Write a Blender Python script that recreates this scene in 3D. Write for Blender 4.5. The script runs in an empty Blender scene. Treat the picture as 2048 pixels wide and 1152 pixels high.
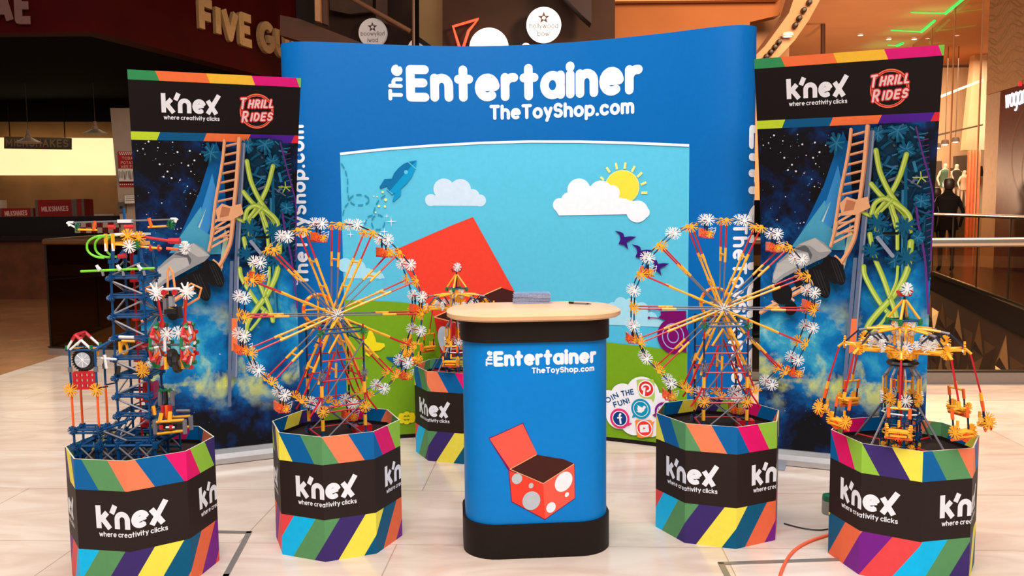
import bpy, bmesh, math, random
from mathutils import Vector, Matrix
from mathutils.geometry import tessellate_polygon
PI = math.pi
SC = bpy.context.scene
COL = SC.collection
R = math.radians

# ---------------------------------------------------------------- camera
FPX, HCAM = 1700.0, 1.338
PITCH, ROLL = math.atan(154/1700), 0.010
Fv = Vector((0, math.cos(PITCH), -math.sin(PITCH)))
R0 = Vector((1, 0, 0)); U0 = Vector((0, math.sin(PITCH), math.cos(PITCH)))
Rv = R0*math.cos(ROLL) - U0*math.sin(ROLL)
Uv = R0*math.sin(ROLL) + U0*math.cos(ROLL)
CAM = Vector((0, 0, HCAM))
cd = bpy.data.cameras.new('camera'); cam = bpy.data.objects.new('camera', cd); COL.objects.link(cam)
cd.sensor_width = 36; cd.lens = FPX/2048*36; cd.clip_end = 200
cam.matrix_world = Matrix((( Rv.x, Uv.x, -Fv.x, CAM.x), (Rv.y, Uv.y, -Fv.y, CAM.y), (Rv.z, Uv.z, -Fv.z, CAM.z), (0, 0, 0, 1)))
SC.camera = cam

# ---------------------------------------------------------------- view, world, big lights
SC.view_settings.view_transform = 'Standard'; SC.view_settings.look = 'None'
SC.view_settings.gamma = 1; SC.view_settings.use_curve_mapping = False
SC.view_settings.exposure = 0.0
W = bpy.data.worlds.new('mall_air'); SC.world = W; W.use_nodes = True
bg = W.node_tree.nodes['Background']
bg.inputs[0].default_value = (1.0, 0.86, 0.72, 1); bg.inputs[1].default_value = 0.22

def area(name, loc, target, sx, sy, power, colr, spread=180):
    l = bpy.data.lights.new(name, 'AREA'); l.shape = 'RECTANGLE'; l.size = sx; l.size_y = sy
    l.energy = power; l.color = colr; l.spread = R(spread)
    o = bpy.data.objects.new(name, l); COL.objects.link(o); o.location = loc
    o.rotation_euler = (Vector(target)-Vector(loc)).to_track_quat('-Z', 'Y').to_euler()
    return o
area('overhead_key', (0.3, -0.6, 6.0), (0, 3.9, 0.6), 6.0, 3.5, 560, (1.0, 0.965, 0.94))  # unseen overhead area light, added as main light for the stand
area('overhead_fill', (0, 3.6, 7.0), (0, 3.7, 0), 5.0, 2.5, 240, (1.0, 0.95, 0.90))  # unseen area light added straight above to brighten the stand
area('far_fill_right', (6.0, 7.5, 6.5), (4.5, 9, 0), 4.0, 3.0, 160, (1.0, 0.86, 0.72))  # unseen high area light, added to brighten the far right
area('far_fill_left', (-4.5, 5.0, 6.5), (-3.5, 5.5, 0), 3.0, 3.0, 150, (1.0, 0.88, 0.76), 120)  # unseen high area light, added to brighten the floor on the left
def lamp(name, loc, power, colr, rad=.08):
    l = bpy.data.lights.new(name, 'POINT'); l.energy = power; l.color = colr; l.shadow_soft_size = rad
    o = bpy.data.objects.new(name, l); COL.objects.link(o); o.location = loc
lamp('soffit_fill_right', (8.2, 19.5, 1.7), 480, (1.0, 0.66, 0.40))  # hidden point lamp added behind the banner to warm the tan ceiling
lamp('soffit_fill_far', (9.6, 23.5, 2.2), 300, (1.0, 0.66, 0.40))  # another hidden point lamp, added for the ceiling farther back
lamp('soffit_fill_centre', (2.0, 11.6, 2.6), 45, (1.0, 0.52, 0.22))  # hidden point lamp added behind the backdrop to light the tan soffit
area('shop_ceiling_light', (13.2, 26.0, 5.8), (13.2, 26.8, 0), 3.4, 3.4, 900, (1.0, 0.84, 0.68))
area('kitchen_ceiling_light', (-8.6, 15.6, 3.3), (-8.5, 16.5, 0), 3.5, 1.2, 26, (1.0, 0.66, 0.38))
area('facet_wall_fill', (4.6, 8.0, 5.6), (7.6, 13, -1.8), 3.0, 2.0, 1300, (1.0, 0.7, 0.42))  # unseen area light added above the frame to brighten the faceted wall

# ---------------------------------------------------------------- pixel helpers (photo is 2048 x 1152)
def ray(px, py): return Fv + Rv*((px-1024)/FPX) - Uv*((py-576)/FPX)
def at(px, py, Y):
    d = ray(px, py); return CAM + d*(Y/d.y)
def gnd(px, py, z=0.0):
    d = ray(px, py); return CAM + d*((z-HCAM)/d.z)

# ---------------------------------------------------------------- materials
def lin(c):
    def f(v):
        v /= 255; return v/12.92 if v <= .04045 else ((v+.055)/1.055)**2.4
    return (f(c[0]), f(c[1]), f(c[2]), 1)
MATS = {}
def mat(name, rgb, rough=.5, metal=0, var=.06, scale=30, emit=0, spec=.5, bump=0, coat=0):
    if name in MATS: return MATS[name]
    m = bpy.data.materials.new(name); m.use_nodes = True; nt = m.node_tree; b = nt.nodes['Principled BSDF']
    c = lin(rgb)
    tc = nt.nodes.new('ShaderNodeTexCoord'); nz = nt.nodes.new('ShaderNodeTexNoise'); nz.inputs['Scale'].default_value = scale
    nz.inputs['Detail'].default_value = 3
    nt.links.new(tc.outputs['Object'], nz.inputs['Vector'])
    rp = nt.nodes.new('ShaderNodeValToRGB')
    rp.color_ramp.elements[0].position = .3; rp.color_ramp.elements[1].position = .7
    rp.color_ramp.elements[0].color = tuple(v*(1-var) for v in c[:3])+(1,)
    rp.color_ramp.elements[1].color = tuple(min(1, v*(1+var)) for v in c[:3])+(1,)
    nt.links.new(nz.outputs['Fac'], rp.inputs['Fac']); nt.links.new(rp.outputs['Color'], b.inputs['Base Color'])
    b.inputs['Roughness'].default_value = rough; b.inputs['Metallic'].default_value = metal
    b.inputs['Specular IOR Level'].default_value = spec
    if coat: b.inputs['Coat Weight'].default_value = coat
    if bump:
        bp = nt.nodes.new('ShaderNodeBump'); bp.inputs['Strength'].default_value = bump; bp.inputs['Distance'].default_value = .004
        nt.links.new(nz.outputs['Fac'], bp.inputs['Height']); nt.links.new(bp.outputs['Normal'], b.inputs['Normal'])
    if emit:
        nt.links.new(rp.outputs['Color'], b.inputs['Emission Color']); b.inputs['Emission Strength'].default_value = emit
    MATS[name] = m; return m
def glass(name, rgb, mix=.12, rough=.02):
    if name in MATS: return MATS[name]
    m = bpy.data.materials.new(name); m.use_nodes = True; nt = m.node_tree; nt.nodes.clear()
    out = nt.nodes.new('ShaderNodeOutputMaterial'); tr = nt.nodes.new('ShaderNodeBsdfTransparent'); gl = nt.nodes.new('ShaderNodeBsdfGlossy')
    tr.inputs[0].default_value = lin(rgb); gl.inputs['Roughness'].default_value = rough
    mx = nt.nodes.new('ShaderNodeMixShader'); lw = nt.nodes.new('ShaderNodeFresnel'); lw.inputs[0].default_value = 1.0+mix*6
    ge = nt.nodes.new('ShaderNodeNewGeometry'); mu = nt.nodes.new('ShaderNodeMath'); mu.operation = 'SUBTRACT'; mu.use_clamp = True
    nt.links.new(lw.outputs[0], mu.inputs[0]); nt.links.new(ge.outputs['Backfacing'], mu.inputs[1]); nt.links.new(mu.outputs[0], mx.inputs[0])
    nt.links.new(tr.outputs[0], mx.inputs[1]); nt.links.new(gl.outputs[0], mx.inputs[2]); nt.links.new(mx.outputs[0], out.inputs[0])
    MATS[name] = m; return m
PAL = {  # printed inks, plastics and paints
 'ink_blue': ((0,102,178),.42), 'ink_counter_blue': ((0,128,212),.42), 'ink_white': ((240,242,250),.45), 'ink_sky': ((90,194,226),.45),
 'ink_green': ((118,165,28),.45), 'ink_lake': ((80,190,225),.45), 'ink_cloud': ((165,222,243),.45), 'ink_palecloud': ((205,226,244),.45),
 'ink_sun': ((252,222,70),.45), 'ink_sunray': ((250,232,140),.45), 'ink_red': ((240,66,48),.45), 'ink_redlight': ((244,92,76),.45), 'ink_reddark': ((205,40,30),.45),
 'ink_boxdark': ((70,30,26),.45), 'ink_dotgrey': ((190,198,206),.45), 'ink_edge': ((250,180,120),.45),
 'ink_rocket': ((0,110,165),.45), 'ink_rocketlight': ((0,150,205),.45), 'ink_trail': ((35,145,180),.45), 'ink_purple': ((58,22,118),.45), 'ink_snail': ((120,8,100),.45), 'ink_swirl': ((170,170,235),.45),
 'ink_navytext': ((0,78,128),.45), 'ink_pin': ((224,48,44),.45), 'ink_pinlime': ((178,205,90),.45), 'ink_twit': ((0,150,190),.45), 'ink_fb': ((0,62,130),.45), 'ink_pink': ((222,50,120),.45),
 'ink_you': ((245,56,44),.45), 'ink_orange': ((248,140,62),.45), 'ink_insta': ((128,30,125),.45), 'ink_flower': ((240,222,30),.45), 'ink_butterfly': ((0,92,150),.45),
 'card_black': ((42,30,26),.55), 'card_sage': ((92,152,98),.5), 'card_salmon': ((250,132,92),.5), 'card_blue': ((0,100,166),.5), 'card_pink': ((232,22,112),.5),
 'card_lime': ((150,200,66),.5), 'card_navy': ((62,44,112),.5), 'card_yellow': ((250,236,84),.5), 'card_cyan': ((0,192,250),.5), 'card_teal': ((0,92,132),.5),
 'card_orange': ((242,112,72),.5), 'card_purple': ((122,30,142),.5), 'card_red': ((236,74,78),.5), 'card_edge': ((205,200,180),.7), 'card_inside': ((34,22,20),.7),
 'ban_black': ((17,12,13),.5), 'ban_green': ((52,150,92),.5), 'ban_orange': ((250,120,66),.5), 'ban_yellow': ((250,196,58),.5), 'ban_magenta': ((226,24,128),.5), 'ban_lime': ((130,206,80),.5),
 'ban_acid': ((196,226,50),.5), 'ban_blue': ((0,88,140),.5), 'ban_purple': ((78,28,150),.5), 'ban_red': ((226,40,60),.5),
 'ban_track': ((234,172,128),.5), 'ban_trackdark': ((190,122,86),.5), 'ban_cargrey': ((150,150,152),.5), 'ban_carlight': ((185,184,182),.5), 'ban_cardark': ((92,92,100),.5), 'ban_tyre': ((18,16,18),.5), 'ban_tyreband': ((52,50,54),.5),
 'ban_tube': ((170,194,70),.5), 'ban_tubelight': ((208,220,126),.5), 'ban_tubedark': ((118,148,50),.5), 'ban_piece': ((0,84,120),.5), 'ban_piecedark': ((0,50,78),.5), 'ban_piecelight': ((44,120,160),.5), 'ban_post': ((96,108,136),.5), 'ban_postlight': ((140,150,172),.5),
 'ban_violet': ((96,44,128),.5), 'ban_beam': ((0,100,172),.5), 'ban_beamlight': ((78,168,204),.5), 'ban_beamcore': ((196,224,200),.5), 'ban_star': ((225,235,250),.5), 'ban_starblue': ((60,150,220),.5), 'ban_glow': ((200,40,50),.5),
 'k_white': ((236,236,236),.35), 'k_yellow': ((250,176,44),.35), 'k_orange': ((246,98,30),.35), 'k_red': ((196,24,36),.35), 'k_blue': ((0,70,122),.35), 'k_navy': ((10,30,60),.35),
 'k_grey': ((112,108,116),.35), 'k_lightgrey': ((142,142,150),.35), 'k_black': ((24,22,24),.4), 'k_green': ((20,112,62),.35), 'k_lime': ((120,214,50),.35), 'k_peach': ((246,152,88),.35), 'k_face': ((178,180,190),.35),
 'wood_red': ((92,30,18),.5), 'plastic_black': ((30,21,17),.5),
}
def M(k):
    if k in MATS: return MATS[k]
    c, r = PAL[k]; return mat(k, c, r, var=.03, scale=40, spec=.5 if k[:2] == 'k_' else .18)

# ---------------------------------------------------------------- mesh builder
class MB:
    def __init__(s): s.v = []; s.f = []; s.m = []; s.keys = []; s.uv = None
    def k(s, key):
        if key not in s.keys: s.keys.append(key)
        return s.keys.index(key)
    def face(s, pts, key):
        n = len(s.v); s.v += [tuple(p) for p in pts]; s.f.append(tuple(range(n, n+len(pts)))); s.m.append(s.k(key))
    def raw(s, verts, faces, key):
        n = len(s.v); s.v += [tuple(p) for p in verts]; ki = s.k(key)
        for f in faces: s.f.append(tuple(n+i for i in f)); s.m.append(ki)
    def box(s, c, d, key, rot=0, M3=None):
        cx, cy, cz = c; hx, hy, hz = d[0]/2, d[1]/2, d[2]/2
        vs = [Vector((x*hx, y*hy, z*hz)) for z in (-1, 1) for x, y in ((-1,-1),(1,-1),(1,1),(-1,1))]
        m3 = M3 if M3 is not None else Matrix.Rotation(rot, 3, 'Z')
        vs = [m3 @ v + Vector(c) for v in vs]
        s.raw(vs, [(3,2,1,0),(4,5,6,7),(0,1,5,4),(1,2,6,5),(2,3,7,6),(3,0,4,7)], key)
    def rod(s, p0, p1, r, key, n=6, r1=None):
        p0, p1 = Vector(p0), Vector(p1); d = p1-p0
        if d.length < 1e-6: return
        if r1 is None: r1 = r
        q = d.to_track_quat('Z', 'Y'); vs = []
        for p, rr in ((p0, r), (p1, r1)):
            for i in range(n):
                a = 2*PI*i/n; vs.append(p + q @ Vector((math.cos(a)*rr, math.sin(a)*rr, 0)))
        s.raw(vs, [(i, (i+1) % n, n+(i+1) % n, n+i) for i in range(n)] + [tuple(range(n-1, -1, -1)), tuple(range(n, 2*n))], key)
    def tube(s, pts, r, key, n=6, closed=False):
        pts = [Vector(p) for p in pts]; vs = []; N = len(pts)
        up = None
        for i, p in enumerate(pts):
            a = pts[(i-1) % N] if (closed or i > 0) else p; b = pts[(i+1) % N] if (closed or i < N-1) else p
            t = (b-a).normalized()
            if up is None: up = Vector((0,0,1)) if abs(t.z) < .9 else Vector((1,0,0))
            x = t.cross(up)
            if x.length < 1e-4: x = t.cross(Vector((0,1,0)))
            x.normalize(); y = x.cross(t).normalized(); up = y
            for j in range(n):
                w = 2*PI*j/n; vs.append(p + x*math.cos(w)*r + y*math.sin(w)*r)
        fs = []
        for i in range(N if closed else N-1):
            k = (i+1) % N
            for j in range(n): fs.append((i*n+j, i*n+(j+1) % n, k*n+(j+1) % n, k*n+j))
        if not closed: fs += [tuple(range(n-1, -1, -1)), tuple((N-1)*n+j for j in range(n))]
        s.raw(vs, fs, key)
    def lathe(s, c, prof, key, n=24, axis=None):
        c = Vector(c); q = Vector(axis).to_track_quat('Z', 'Y') if axis else None; vs = []
        for r, z in prof:
            for i in range(n):
                a = 2*PI*i/n; v = Vector((r*math.cos(a), r*math.sin(a), z)); vs.append(c + (q @ v if q else v))
        fs = [(k*n+i, k*n+(i+1) % n, (k+1)*n+(i+1) % n, (k+1)*n+i) for k in range(len(prof)-1) for i in range(n)]
        if prof[0][0] > 1e-5: fs.append(tuple(range(n-1, -1, -1)))
        if prof[-1][0] > 1e-5: fs.append(tuple((len(prof)-1)*n+i for i in range(n)))
        s.raw(vs, fs, key)
    def prism(s, pts, ext, key):     # pts: 3D polygon, ext: extrusion vector
        ext = Vector(ext); n = len(pts); a = [Vector(p) for p in pts]; b = [p+ext for p in a]
        tris = [list(t) for t in tessellate_polygon([a])]
        s.raw(a+b, [tuple(t) for t in tris] + [tuple(n+i for i in reversed(t)) for t in tris] + [(i, (i+1) % n, n+(i+1) % n, n+i) for i in range(n)], key)
    def build(s, name, parent=None, smooth=False, world=True):
        me = bpy.data.meshes.new(name)
        vs = s.v
        if parent is not None and world:
            inv = wmat(parent).inverted(); vs = [tuple(inv @ Vector(v)) for v in vs]
        me.from_pydata(vs, [], s.f)
        for k in s.keys: me.materials.append(M(k))
        me.polygons.foreach_set('material_index', s.m)
        if s.uv:
            ul = me.uv_layers.new(name='UVMap'); ul.data.foreach_set('uv', [c for t in s.uv for c in t])
        me.update()
        if smooth:
            bm = bmesh.new(); bm.from_mesh(me); bmesh.ops.remove_doubles(bm, verts=bm.verts, dist=2e-5); bm.to_mesh(me); bm.free()
            me.polygons.foreach_set('use_smooth', [True]*len(me.polygons))
            me.set_sharp_from_angle(angle=R(35))
        o = bpy.data.objects.new(name, me); COL.objects.link(o)
        if parent is not None: o.parent = parent
        return o
def wmat(o):
    m = o.matrix_basis.copy()
    while o.parent: o = o.parent; m = o.matrix_basis @ m
    return m
def tag(o, label, cat, group=None, kind=None):
    if label: o['label'] = label
    if cat: o['category'] = cat
    if group: o['group'] = group
    if kind: o['kind'] = kind
    return o
def thing(name, label, cat, loc=(0,0,0), rz=0, group=None):
    o = bpy.data.objects.new(name, None); o.empty_display_size = .1; COL.objects.link(o)
    o.location = loc; o.rotation_euler = (0, 0, rz)
    return tag(o, label, cat, group)
def struct(o, label=None):
    o['kind'] = 'structure'
    if label: o['label'] = label
    return o
def inst(src, parent, mtx, name=None):       # another object on the same mesh
    c = bpy.data.objects.new(name or src.name.split('.')[0], src.data if hasattr(src, 'data') else src)
    COL.objects.link(c); c.parent = parent; c.matrix_basis = mtx; return c
def copy_tree(o, parent=None):
    c = o.copy(); COL.objects.link(c); c.parent = parent
    for ch in list(o.children): copy_tree(ch, c)
    return c

# ---------------------------------------------------------------- printed surfaces: a footprint line standing up in z
class Surf:
    def __init__(s, pts, closed=False, side=1, bend=None, zb=None):
        s.p = [Vector((a, b)) for a, b in pts]
        if closed: s.p.append(s.p[0].copy())
        s.s = [0.0]
        for a, b in zip(s.p, s.p[1:]): s.s.append(s.s[-1]+(b-a).length)
        s.L = s.s[-1]; s.n = []; s.bend = bend; s.zb = zb or []
        N = len(s.p)
        seg = [(b-a).normalized() for a, b in zip(s.p, s.p[1:])]
        seg = [Vector((t.y, -t.x))*side for t in seg]; s.segn = seg
        for i in range(N):
            a = seg[i-1] if (i > 0 or closed) else seg[0]; b = seg[i] if i < N-1 else (seg[0] if closed else seg[-1])
            m = (a+b).normalized(); s.n.append(m/max(.3, m.dot(b)))
        s.layer = 0; s.step = .0003; s.closed = closed; s.cnt = 0
    def mp(s, u, z, off=0):
        u = min(max(u, 0), s.L); i = 0
        lo, hi = 0, len(s.p)-2
        while lo < hi:
            mid = (lo+hi+1)//2
            if s.s[mid] <= u+1e-9: lo = mid
            else: hi = mid-1
        i = lo; t = (u-s.s[i])/(s.s[i+1]-s.s[i]); q = s.p[i].lerp(s.p[i+1], t); n = s.n[i].lerp(s.n[i+1], t)
        if s.bend: off = off+s.bend(z)
        return Vector((q.x+n.x*off, q.y+n.y*off, z))
    def tr(s, px, py):               # photo pixel -> (u, z) on the surface
        d = ray(px, py); best = None
        for i, (a, b) in enumerate(zip(s.p, s.p[1:])):
            e = b-a; D = Vector((d.x, d.y)); sh = Vector((0, 0))
            if D.dot(s.segn[i]) > 0: continue
            for it in range(8 if s.bend else 1):
                den = D.x*(-e.y)+e.x*D.y
                if abs(den) < 1e-9: break
                A = a+sh
                t = (A.x*(-e.y)+e.x*A.y)/den; w = (D.x*A.y-D.y*A.x)/den
                z = HCAM+d.z*t
                if s.bend: sh = s.segn[i]*s.bend(z)
            else:
                first = i == 0 and not s.closed; last = i == len(s.p)-2 and not s.closed
                if t > 0 and (w >= -1e-6 or first) and (w <= 1+1e-6 or last):
                    t += 0 if -1e-6 <= w <= 1+1e-6 else 1000
                    if best is None or t < best[0]: best = (t, s.s[i]+w*(s.s[i+1]-s.s[i]), z)
        return (best[1], best[2])
    def poly(s, mb, pts, key, off=None):     # pts in (u, z), any simple polygon
        if off is None: s.layer += 1; off = s.layer*s.step
        if len(pts) <= 40 and s.convex(pts): tris = [pts]
        else: tris = [[pts[i] for i in t] for t in tessellate_polygon([[Vector((a, b, 0)) for a, b in pts]])]
        for t in tris:
            u0 = min(a for a, b in t); u1 = max(a for a, b in t)
            for i in range(len(s.p)-1):
                a, b = s.s[i], s.s[i+1]
                if b <= u0+1e-9 or a >= u1-1e-9: continue
                q = t
                if a > u0: q = clip(q, 1, 0, a)
                if b < u1: q = clip(q, -1, 0, -b)
                parts = [q]
                for zc in s.zb:
                    nx = []
                    for pp in parts:
                        if len(pp) < 3: continue
                        zz = [w[1] for w in pp]
                        if min(zz) < zc < max(zz): nx += [clip(pp, 0, 1, zc), clip(pp, 0, -1, -zc)]
                        else: nx.append(pp)
                    parts = nx
                for pp in parts:
                    if len(pp) >= 3: mb.face([s.mp(x, z, off) for x, z in pp], key)
    def convex(s, p):
        sg = 0; n = len(p)
        for i in range(n):
            a, b, c = p[i], p[(i+1) % n], p[(i+2) % n]
            cr = (b[0]-a[0])*(c[1]-b[1])-(b[1]-a[1])*(c[0]-b[0])
            if abs(cr) < 1e-12: continue
            if sg == 0: sg = 1 if cr > 0 else -1
            elif (cr > 0) != (sg > 0): return False
        return True
    def shape(s, mb, px, key): s.poly(mb, [s.tr(*p) for p in px], key)           # polygon traced on the surface
    def line(s, mb, pts, w, key, round_=True, off=None, dash=None):                 # pts in (u, z)
        if off is None: s.layer += 1; off = s.layer*s.step
        s.cnt = (s.cnt+1) % 3        # a few microns keep the overlapping pieces of one stroke apart
        for i, q in enumerate(ribbon(pts, w, round_)): s.poly(mb, q, key, off+(s.cnt*7+(i % 3 if len(q) == 4 else 3+i % 4))*.000007)
    def disc(s, mb, c, rx, key, rz=None, n=28, off=None, rot=0, a0=0, a1=360):
        rz = rz or rx
        pts = []; s.cnt2 = (getattr(s, 'cnt2', 0)+1) % 9
        if off: off += s.cnt2*.00001
        for i in range(n):
            a = R(a0+(a1-a0)*i/(n if a1-a0 == 360 else n-1)); x, y = rx*math.cos(a), rz*math.sin(a)
            pts.append((c[0]+x*math.cos(rot)-y*math.sin(rot), c[1]+x*math.sin(rot)+y*math.cos(rot)))
        s.poly(mb, pts, key, off)
def clip(p, a, b, c):      # keep a*x+b*y >= c
    out = []; n = len(p)
    for i in range(n):
        P, Q = p[i], p[(i+1) % n]; dp = a*P[0]+b*P[1]-c; dq = a*Q[0]+b*Q[1]-c
        if dp >= 0: out.append(P)
        if (dp > 0 and dq < 0) or (dp < 0 and dq > 0):
            t = dp/(dp-dq); out.append((P[0]+(Q[0]-P[0])*t, P[1]+(Q[1]-P[1])*t))
    return out
def ribbon(pts, w, round_=True, n=14):
    out = []; h = w/2
    for i, (a, b) in enumerate(zip(pts, pts[1:])):
        dx, dy = b[0]-a[0], b[1]-a[1]; L = math.hypot(dx, dy)
        if L < 1e-9: continue
        nx, ny = -dy/L*h, dx/L*h
        out.append([(a[0]+nx, a[1]+ny), (a[0]-nx, a[1]-ny), (b[0]-nx, b[1]-ny), (b[0]+nx, b[1]+ny)])
    for i, p in enumerate(pts):
        if not round_ and i in (0, len(pts)-1): continue
        if 0 < i < len(pts)-1:
            a, b = pts[i-1], pts[i+1]
            t1 = math.atan2(p[1]-a[1], p[0]-a[0]); t2 = math.atan2(b[1]-p[1], b[0]-p[0])
            if abs(math.remainder(t1-t2, 2*PI)) < .05: continue
        out.append([(p[0]+h*math.cos(2*PI*k/n), p[1]+h*math.sin(2*PI*k/n)) for k in range(n)])
    return out
def smooth(pts, n=6, closed=False):
    out = []; N = len(pts)
    rng = range(N if closed else N-1)
    for i in rng:
        if closed: p0, p1, p2, p3 = (pts[(i+k-1) % N] for k in range(4))
        else: p0, p1, p2, p3 = pts[max(i-1, 0)], pts[i], pts[i+1], pts[min(i+2, N-1)]
        for k in range(n):
            t = k/n
            out.append(tuple(.5*((2*b)+(c-a)*t+(2*a-5*b+4*c-d)*t*t+(3*b-a-3*c+d)*t**3) for a, b, c, d in zip(p0, p1, p2, p3)))
    if not closed: out.append(tuple(pts[-1]))
    return out

# ---------------------------------------------------------------- lettering drawn with strokes
def arc(cx, cy, rx, ry, a0, a1, n=12): return [(cx+rx*math.cos(R(a0+(a1-a0)*i/n)), cy+ry*math.sin(R(a0+(a1-a0)*i/n))) for i in range(n+1)]
BOWL = arc(.3, .35, .3, .35, 0, 360, 20)
GL = {
 'a': (.6, [BOWL, [(.6,.7),(.6,0)]]), 'b': (.6, [BOWL, [(0,1),(0,0)]]), 'c': (.54, [arc(.3,.35,.3,.35,42,318)]), 'd': (.6, [BOWL, [(.6,1),(.6,0)]]),
 'e': (.6, [[(.02,.38),(.58,.38)], arc(.3,.35,.3,.35,8,304)]), 'f': (.36, [[(.12,0),(.12,.78)]+arc(.32,.78,.2,.22,180,80,5), [(0,.68),(.34,.68)]]),
 'g': (.6, [BOWL, [(.6,.7),(.6,0)]+arc(.32,-.02,.28,.26,0,-130,7)]), 'h': (.52, [[(0,1),(0,0)], [(0,.42)]+arc(.26,.42,.26,.28,180,0,8)+[(.52,0)]]),
 'i': (.0, [[(0,.7),(0,0)], [(0,.96),(0,1.0)]]), 'k': (.5, [[(0,1),(0,0)], [(.46,.7),(.02,.3)], [(.16,.4),(.5,0)]]), 'l': (.0, [[(0,1),(0,0)]]),
 'm': (.86, [[(0,.7),(0,0)], [(0,.45)]+arc(.215,.46,.215,.24,180,0,8)+[(.43,0)], [(.43,.45)]+arc(.645,.46,.215,.24,180,0,8)+[(.86,0)]]),
 'n': (.52, [[(0,.7),(0,0)], [(0,.42)]+arc(.26,.42,.26,.28,180,0,8)+[(.52,0)]]), 'o': (.6, [BOWL]), 'p': (.6, [BOWL, [(0,.7),(0,-.3)]]),
 'r': (.34, [[(0,.7),(0,0)], [(0,.4)]+arc(.28,.4,.28,.29,180,80,6)]),
 's': (.42, [[(.4,.6)]+arc(.21,.53,.19,.17,40,220,8)+arc(.22,.17,.2,.17,60,-150,9)]), 't': (.4, [[(.17,1),(.17,0)], [(0,.66),(.38,.66)]]),
 'u': (.52, [[(0,.7)]+arc(.26,.28,.26,.28,180,360,8)+[(.52,.7)], [(.52,.28),(.52,0)]]), 'v': (.5, [[(0,.7),(.25,0),(.5,.7)]]),
 'w': (.8, [[(0,.7),(.2,0),(.4,.66),(.6,0),(.8,.7)]]), 'y': (.5, [[(0,.7),(.27,.02)], [(.5,.7),(.14,-.3)]]), 'x': (.5, [[(0,.7),(.5,0)], [(.5,.7),(0,0)]]),
 'A': (.66, [[(0,0),(.33,1),(.66,0)], [(.12,.34),(.54,.34)]]), 'D': (.6, [[(0,0),(0,1),(.22,1)]+arc(.22,.5,.38,.5,90,-90,12)+[(0,0)]]),
 'E': (.52, [[(.52,1),(0,1),(0,0),(.52,0)], [(0,.52),(.46,.52)]]), 'F': (.5, [[(.5,1),(0,1),(0,0)], [(0,.5),(.42,.5)]]),
 'G': (.66, [arc(.36,.5,.36,.5,45,330,16)+[(.66,.45),(.4,.45)]]), 'H': (.58, [[(0,0),(0,1)], [(.58,0),(.58,1)], [(0,.5),(.58,.5)]]),
 'I': (.0, [[(0,0),(0,1)]]), 'J': (.4, [[(.4,1),(.4,.25)]+arc(.2,.22,.2,.22,0,-170,7)]), 'K': (.58, [[(0,0),(0,1)], [(.56,1),(.04,.45)], [(.2,.6),(.58,0)]]),
 'L': (.46, [[(0,1),(0,0),(.46,0)]]), 'M': (.76, [[(0,0),(0,1),(.38,.25),(.76,1),(.76,0)]]), 'N': (.6, [[(0,0),(0,1),(.6,0),(.6,1)]]),
 'O': (.76, [arc(.38,.5,.38,.5,0,360,24)]), 'P': (.54, [[(0,0),(0,1),(.27,1)]+arc(.27,.73,.27,.27,90,-90,8)+[(0,.46)]]),
 'R': (.56, [[(0,0),(0,1),(.28,1)]+arc(.28,.74,.26,.26,90,-90,8)+[(0,.48)], [(.24,.48),(.56,0)]]),
 'S': (.54, [[(.52,.86)]+arc(.27,.74,.25,.26,40,230,9)+arc(.27,.26,.27,.26,70,-150,10)]), 'T': (.6, [[(0,1),(.6,1)], [(.3,1),(.3,0)]]),
 'U': (.6, [[(0,1)]+arc(.3,.3,.3,.3,180,360,10)+[(.6,1)]]), 'V': (.62, [[(0,1),(.31,0),(.62,1)]]), 'Y': (.6, [[(0,1),(.3,.48),(.6,1)], [(.3,.48),(.3,0)]]),
 '.': (.02, [[(0,0),(.02,0)]]), '!': (.0, [[(0,1),(0,.34)], [(0,.0),(0,.02)]]), "'": (.0, [[(0,1),(0,.8)]]), ' ': (.3, []), '-': (.3, [[(0,.4),(.3,.4)]]),
}
def strokes(text, w, gap):     # polylines in a frame where capitals are 1 tall over the outside of the stroke
    out = []; x = 0
    for ch in text:
        wd, ls = GL[ch]
        for l in ls: out.append([(x+w/2+a, w/2+b*(1-w)) for a, b in l])
        x += wd+w+gap if ch != ' ' else wd
    return out, x-gap
def place(text, w, gap, frame):    # frame(x, y) -> (u, z); x in 0..1 over the text's width
    ls, W_ = strokes(text, w, gap)
    return [[frame(a/W_, b) for a, b in l] for l in ls], W_
def write(sf, mb, text, p0, p1, h, w, key, gap=.14, round_=True, slant=0, off=None, wmul=1):
    """text on surface sf from (u,z) p0 to p1 along its baseline, capitals h tall, stroke w*h"""
    dx, dz = p1[0]-p0[0], p1[1]-p0[1]; L = math.hypot(dx, dz); ex, ez = dx/L, dz/L; nx, nz = -ez, ex
    ls, W_ = place(text, w, gap, lambda x, y: (p0[0]+dx*x+nx*h*y+ex*slant*h*y, p0[1]+dz*x+nz*h*y+ez*slant*h*y))
    if off is None: sf.layer += 1; off = sf.layer*sf.step
    for l in ls: sf.line(mb, l, w*h*wmul, key, round_, off)
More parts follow.
